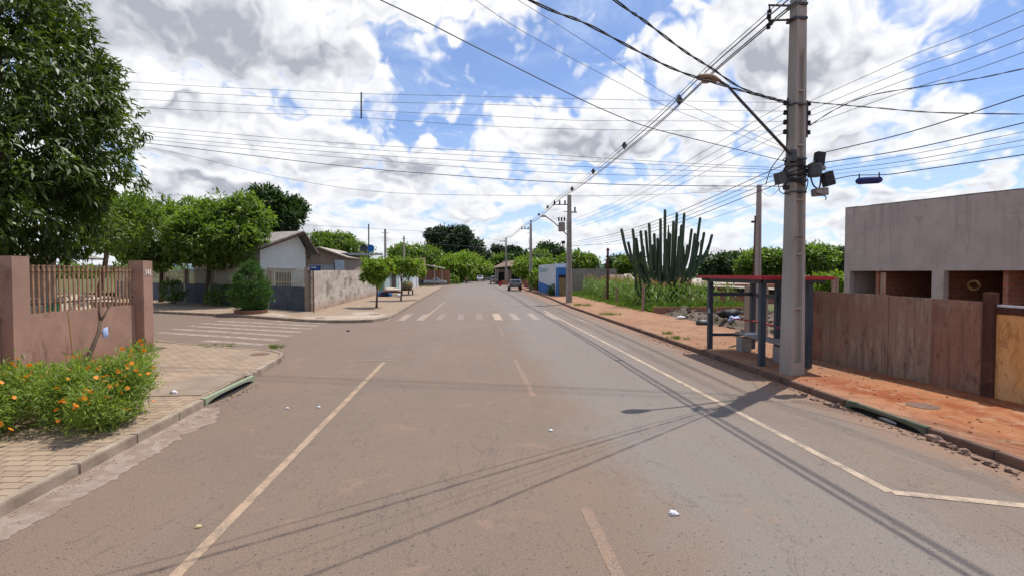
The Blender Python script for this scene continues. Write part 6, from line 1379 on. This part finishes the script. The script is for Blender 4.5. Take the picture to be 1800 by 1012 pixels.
def araucaria(label, px, ytop, Y, hw, seed):
    c = P(px, ytop + 6, Y); t = empty('umbrella_pine', (c[0], Y, 0), label, 'tree', 'umbrella-shaped pines on the skyline'); w_ = hw * Y / 900
    lob = [((0, 0, c[2] - .3), (w_ * .55, w_ * .55, 1.0))] + [((math.cos(a) * w_ * .68, math.sin(a) * w_ * .68, c[2] - .1 + .5 * math.sin(a * 3)), (w_ * .34, w_ * .34, 1.0)) for a in np.linspace(0, 5.4, 7)]
    link('crown', crown_mesh('crown', lob, 170, 12, 1.0, .4, .8, 0, .3), L_pine, t); mb = MB(); mb.tube([(0, 0, -.2), (0, 0, c[2])], [.4, .25], 7)
    for l in lob[1:]: mb.tube([(0, 0, c[2] - 2.6), Vector(l[0]) * .6 + Vector((0, 0, c[2] * .4 - 1.2)), l[0]], [.12, .1, .06], 5)
    mb.build('trunk', M_bark, t, True)
araucaria('umbrella-shaped pine on the skyline, left of the furthest pole', 876, 433, 205, 12, 1); araucaria('umbrella-shaped pine on the skyline, right behind the furthest pole', 903, 434, 200, 13, 2)
far_tree('clipped_tree', 'bright green boxy clipped tree behind the third pole', 940, 452, 500, 37, 92, L_bright, 620, 14, .55, 10, grp=None, depth=.8)
far_tree('broadleaf_tree', 'dark tree with a pointed top behind the bright clipped tree', 962, 428, 475, 32, 135, L_dark, 420, 12, None, 11)
far_tree('broadleaf_tree', 'yellow-green tree between the third and the second pole', 948, 440, 475, 22, 125, L_mid, 260, 12, None, 15)
far_tree('broadleaf_tree', 'green tree behind the transformer pole and the block wall', 1016, 442, 490, 32, 105, L_mid, 460, 12, None, 12)
far_tree('broadleaf_tree', 'small dark round tree far behind the block wall', 1084, 450, 478, 17, 190, L_dark, 220, 12, None, 13)
far_tree('broadleaf_tree', 'green tree left behind the cactus', 1110, 455, 492, 26, 85, L_mid, 320, 12, None, 14)
far_tree('broadleaf_tree', 'dark olive tree right of the cactus', 1285, 444, 498, 50, 60, L_dark, 800, 13, .42, 16, s=.6)
far_tree('broadleaf_tree', 'bright green tree behind the slim concrete pole', 1345, 434, 492, 46, 52, L_round, 800, 13, .40, 17)
far_tree('broadleaf_tree', 'bright green tree just right of the tall concrete pole', 1425, 425, 488, 40, 48, L_round, 700, 13, .40, 18)
far_tree('broadleaf_tree', 'dark tree beside the edge of the grey building', 1468, 438, 490, 34, 62, L_dark, 520, 13, .45, 19)
far_tree('garden_tree', 'low yellow-green tree over the hoarding, left of the grey building', 1458, 482, 522, 34, 27, L_bright, 420, 13, .20, 20, grp=None)
# mass of far-off greenery
def belt(name, label, pts, lm, n, leaf):
    lob = [((p[0], p[1], p[2]), (p[3], p[4], p[5])) for p in pts]; me = crown_mesh(name, lob, n, 12, leaf, leaf * .5, leaf * 1.2, .1, .45); tag(link(name, me, lm), label, 'woodland', kind='stuff')
rs = random.Random(31)
belt('woodland', 'far belt of trees along the horizon behind the left houses', [(x, 230 + rs.uniform(-30, 30), rs.uniform(1, 3), 12, 10, rs.uniform(3.0, 5.5)) for x in range(-250, -14, 12)], L_mid, 1300, 1.7)
belt('woodland', 'far belt of trees along the horizon behind the right plots', [(x, 260 + rs.uniform(-30, 30), rs.uniform(0, 1.5), 12, 10, rs.uniform(1.8, 3.6)) for x in range(24, 420, 12)], L_dark, 1600, 1.7)
belt('woodland', 'trees closing the end of the street', [(x, 270 + rs.uniform(-8, 8), rs.uniform(2, 3.5), 7, 8, rs.uniform(4, 6.5)) for x in range(-26, 30, 6)], L_dark, 600, 1.8)
belt('hedge', 'scrub and hedges beyond the crossing', [(x, 118 + rs.uniform(-3, 3), .8, 2.4, 2.0, 1.2) for x in (-22, -18, -14, -11, -8, -5.2)] + [(x, 122 + rs.uniform(-3, 3), .8, 2.4, 2.0, 1.3) for x in (12, 16, 20, 25)], L_mid, 420, .55)

# ================================================================== VEHICLES, PEOPLE
def car(name, label, loc, heading, col, kind='hatch', cat='car', group=None, length=4.0, width=1.68, height=1.45):
    """side profile lofted across the width, tapered greenhouse; nose towards +x local"""
    t = empty(name, loc, label, cat, group, heading); L, Wd, H = length, width, height
    if kind == 'pickup': prof = [(-.5, .30), (-.5, .62), (-.49, .66), (-.10, .66), (-.08, .97), (.10, 1.0), (.22, .70), (.46, .60), (.5, .46), (.5, .28)]
    elif kind == 'suv': prof = [(-.5, .30), (-.5, .66), (-.47, .96), (-.40, 1.0), (.08, 1.0), (.24, .68), (.46, .62), (.5, .5), (.5, .28)]
    else: prof = [(-.5, .30), (-.5, .64), (-.46, .74), (-.36, .98), (-.28, 1.0), (.02, 1.0), (.24, .68), (.45, .58), (.5, .45), (.5, .26)]
    vs = []; fs = []; n = len(prof)
    for side in (-1, 1):
        for (fx, fz) in prof:
            inset = 0.0 if fz < .7 else (fz - .66) * .42; vs.append((fx * L, side * (Wd / 2) * (1 - inset) * (1 - .1 * abs(fx) ** 2 * 2), fz * H))
    cols = [(-1, 0), (1, n)]
    for i in range(n): j = (i + 1) % n; fs.append((i, j, n + j, n + i))
    fs += [tuple(range(n - 1, -1, -1)), tuple(range(n, 2 * n))]
    paint = mat('car_paint_' + col, {'white': (.70, .70, .72, 1), 'grey': (.075, .085, .10, 1), 'silver': (.42, .43, .44, 1), 'pale': (.50, .55, .58, 1)}[col], None, .25, coat=.6, spec=.5, bmp=0, metal=.0)
    MB().add(vs, fs).build('body', paint, t, bevel=.035)
    def q(fx, fz, e=.012): inset = 0.0 if fz < .7 else (fz - .66) * .42; return fx * L, (Wd / 2) * (1 - inset) * (1 - .2 * fx * fx) + e, fz * H
    x0, x1 = {'hatch': (-.38, .16), 'suv': (-.42, .14), 'pickup': (-.07, .15)}[kind]
    for s in (-1, 1):
        a, b_, c, d = q(x0, .70), q(x1, .70), q(min(x1 - .12, .04), .93), q(x0 + .04, .93); quad = [(p[0], s * p[1], p[2]) for p in (a, b_, c, d)]
        MB().slab(quad, .01 * s).build('side_window', M_glass, t)
    def cross(f0, z0, f1, z1, nm, e):
        y0 = q(f0, z0)[1] * .86; y1 = q(f1, z1)[1] * .82; MB().slab([(f0 * L + e, -y0, z0 * H), (f0 * L + e, y0, z0 * H), (f1 * L + e, y1, z1 * H), (f1 * L + e, -y1, z1 * H)], .01 * (-1 if e > 0 else 1)).build(nm, M_glass, t)
    if kind == 'pickup': cross(.215, .72, .11, .97, 'windscreen', .02); cross(-.083, .72, -.08, .94, 'rear_window', -.03)
    elif kind == 'suv': cross(.232, .71, .095, .97, 'windscreen', .02); cross(-.495, .70, -.475, .93, 'rear_window', -.02)
    else: cross(.23, .70, .035, .97, 'windscreen', .02); cross(-.463, .75, -.37, .96, 'rear_window', -.02)
    for fx in (-.31, .31):
        for s in (-1, 1):
            w_ = MB().lathe((0, 0, 0), [(.24, -.10), (.31, -.08), (.32, 0), (.31, .08), (.24, .10)], 20, 'Y').build('wheel', M_tyre, t, True); w_.location = (fx * L, s * (Wd / 2 - .10), .32)
            MB().lathe((0, s * .10, 0), [(.19, -.02), (.20, .005), (.05, .015)], 14, 'Y').build('rim', M_rim, w_)
    for s in (-1, 1):
        MB().box((-.497 * L, s * Wd * .38, .60 * H), (.05, .26, .15)).build('tail_light', M_tail, t); MB().box((.485 * L, s * Wd * .36, .50 * H), (.09, .30, .12)).build('headlight', M_head, t)
        MB().box((.13 * L, s * (Wd / 2 + .06), .72 * H), (.1, .16, .11)).build('mirror', paint, t)
    MB().box((-.5 * L - .01, 0, .36 * H), (.10, Wd * .92, .16)).build('bumper', M_dkmetal, t, bevel=.02); MB().box((.5 * L, 0, .33 * H), (.10, Wd * .9, .2)).build('bumper', M_dkmetal, t, bevel=.02)
    MB().box((-.5 * L - .065, 0, .45 * H), (.01, .42, .13)).build('number_plate', M_galv, t)
    return t
N_ = R(90)
car('parked_car', 'dark grey hatchback parked at the right kerb seen from behind', (6.0, 71.5, 0), N_, 'grey', 'hatch', height=1.52, width=1.75)
car('pickup_truck', 'silver vehicle just beyond the crossing on the right side of the street', (4.9, 111, 0), N_, 'silver', 'suv', 'van', height=1.75, width=1.75)
car('approaching_car', 'white car in the middle of the far street, taller one', (2.3, 142, 0), -N_, 'white', 'suv', height=1.7, group='white cars on the far street')
car('approaching_car', 'white low car left of the taller white one on the far street', (.1, 158, 0), -N_, 'white', 'hatch', height=1.3, group='white cars on the far street')
car('parked_pickup', 'pale pickup standing under the far left carport', (P(765, 490, 103)[0], 103.4, 0), R(4), 'pale', 'pickup', 'pickup', length=4.6, height=1.5)
car('parked_car', 'dark red-brown shaded car beside the pale pickup in the carport', (P(745, 490, 105)[0] - 1.4, 104.6, 0), R(10), 'grey', 'hatch')
for i, (px, Y, c_) in enumerate(((855, 172, 'pale'), (864, 180, 'silver'), (872, 186, 'pale'))):
    car('parked_car', f'small {c_} car among those parked far down the right side, {["leftmost", "middle", "rightmost"][i]}', (P(px, 488, Y)[0], Y, 0), R(150), c_, 'hatch', group='cars parked far down the street')

def person(name, label, loc, heading, joints, clothes, hair=(.02, .015, .01, 1), parts=()):
    """skinned figure: joints {name:(x,y,z,r)}; chain list"""
    t = empty(name, loc, label, 'person', None, heading)
    def skin(nm, J, E, m, par, sub=1):
        me = bpy.data.meshes.new(nm); ks = list(J); me.from_pydata([J[k][:3] for k in ks], [(ks.index(a), ks.index(b_)) for a, b_ in E], []); o = bpy.data.objects.new(nm, me); COL.objects.link(o)
        md = o.modifiers.new('s', 'SKIN'); 
        for i, k in enumerate(ks): r_ = J[k][3]; me.skin_vertices[0].data[i].radius = (r_, r_) if not isinstance(r_, tuple) else r_
        me.skin_vertices[0].data[0].use_root = True
        o.modifiers.new('b', 'SUBSURF').levels = sub
        dg = bpy.context.evaluated_depsgraph_get(); m2 = bpy.data.meshes.new_from_object(o.evaluated_get(dg)); bpy.data.objects.remove(o); m2.name = nm
        m2.materials.clear(); m2.transform(Matrix.Identity(4)); return link(nm, m2, m, par, True)
    J, E = joints
    skin('body', J, E, mat('skin_tone', (.30, .17, .11, 1), None, .6, bmp=0), t)
    for nm, (J2, E2, m2) in clothes.items(): skin(nm, J2, E2, m2, t)
    return t
# rider astride the motorcycle, facing +x local
Jb = dict(pelvis=(0, 0, .86, .13), belly=(.03, 0, 1.02, .125), chest=(.09, 0, 1.24, .15), neck=(.12, 0, 1.42, .06), head=(.15, 0, 1.55, .095), crown=(.14, 0, 1.66, .08),
    shl=(.10, .19, 1.34, .06), ell=(.26, .30, 1.12, .045), wrl=(.50, .28, 1.06, .032), hdl=(.57, .27, 1.05, .036), shr=(.10, -.19, 1.34, .06), elr=(.26, -.30, 1.12, .045), wrr=(.50, -.28, 1.06, .032), hdr=(.57, -.27, 1.05, .036),
    hpl=(.03, .12, .84, .09), knl=(.38, .20, .72, .065), anl=(.22, .19, .34, .045), fol=(.36, .20, .29, .04), hpr=(.03, -.12, .84, .09), knr=(.38, -.20, .72, .065), anr=(.22, -.19, .34, .045), for_=(.36, -.20, .29, .04))
Eb = [('pelvis', 'belly'), ('belly', 'chest'), ('chest', 'neck'), ('neck', 'head'), ('head', 'crown'), ('chest', 'shl'), ('shl', 'ell'), ('ell', 'wrl'), ('wrl', 'hdl'), ('chest', 'shr'), ('shr', 'elr'), ('elr', 'wrr'), ('wrr', 'hdr'),
    ('pelvis', 'hpl'), ('hpl', 'knl'), ('knl', 'anl'), ('anl', 'fol'), ('pelvis', 'hpr'), ('hpr', 'knr'), ('knr', 'anr'), ('anr', 'for_')]
def sub(J, ks, g): return {k: (*J[k][:3], J[k][3] + g) for k in ks}
shirt = (sub(Jb, ['belly', 'chest', 'shl', 'ell', 'shr', 'elr', 'pelvis'], .022), [('pelvis', 'belly'), ('belly', 'chest'), ('chest', 'shl'), ('shl', 'ell'), ('chest', 'shr'), ('shr', 'elr')], mat('rust_red_shirt', (.35, .10, .05, 1), None, .9, bmp=0))
trous = (sub(Jb, ['pelvis', 'hpl', 'knl', 'anl', 'hpr', 'knr', 'anr'], .02), [('pelvis', 'hpl'), ('hpl', 'knl'), ('knl', 'anl'), ('pelvis', 'hpr'), ('hpr', 'knr'), ('knr', 'anr')], mat('dark_trousers', (.03, .035, .05, 1), None, .9, bmp=0))
rl = (P(820, 500, 112)[0], 112.0, 0)
t = person('person', 'person in a rust-red shirt and dark trousers riding the motorcycle towards us', rl, -N_, (Jb, Eb), {'shirt': shirt, 'trousers': trous})
hm = MB().lathe((.145, 0, 1.60), [(.10, -.10), (.135, -.02), (.13, .06), (.08, .12), (.01, .135)], 14).build('helmet', M_black, t, True)
mo = empty('motorcycle', rl, 'small dark motorcycle at the far crossing with a rider on it', 'motorcycle', None, -N_)
for fx in (-.62, .66):
    w_ = MB().lathe((0, 0, 0), [(.22, -.04), (.30, -.04), (.31, 0), (.30, .04), (.22, .04)], 18, 'Y').build('wheel', M_tyre, mo, True); w_.location = (fx, 0, .31)
MB().tube([(.66, 0, .31), (.48, 0, .95)], .04, 6).tube([(-.62, 0, .33), (-.05, 0, .45), (.45, 0, .80), (-.5, 0, .70), (-.62, 0, .33)], .035, 6).box((.0, 0, .42), (.4, .22, .3)).build('frame', M_dkmetal, mo)
MB().box((.22, 0, .76), (.42, .22, .2)).build('tank', M_tail, mo, bevel=.05); MB().box((-.28, 0, .77), (.66, .24, .09)).build('seat', M_black, mo, bevel=.03)
MB().tube([(.5, -.34, 1.05), (.48, 0, 1.0), (.5, .34, 1.05)], .02, 6).build('handlebar', M_black, mo); MB().lathe((.60, 0, .88), [(.02, -.05), (.09, .0), (.085, .03)], 12, 'X').build('headlight', M_head, mo)
# red traffic-side motorbike-like box: small red bin by the kerb at the crossing
o = MB().lathe((0, 0, 0), [(.22, 0), (.26, .8), (.27, .82), (.2, .84)], 14).build('red_barrel', M_red); o.location = (*G(879, 503)[:2], 0); tag(o, 'small red barrel at the right kerb before the crossing', 'barrel')
print('objects', len(bpy.data.objects), 'polys', sum(len(o.data.polygons) for o in bpy.data.objects if o.type == 'MESH'))
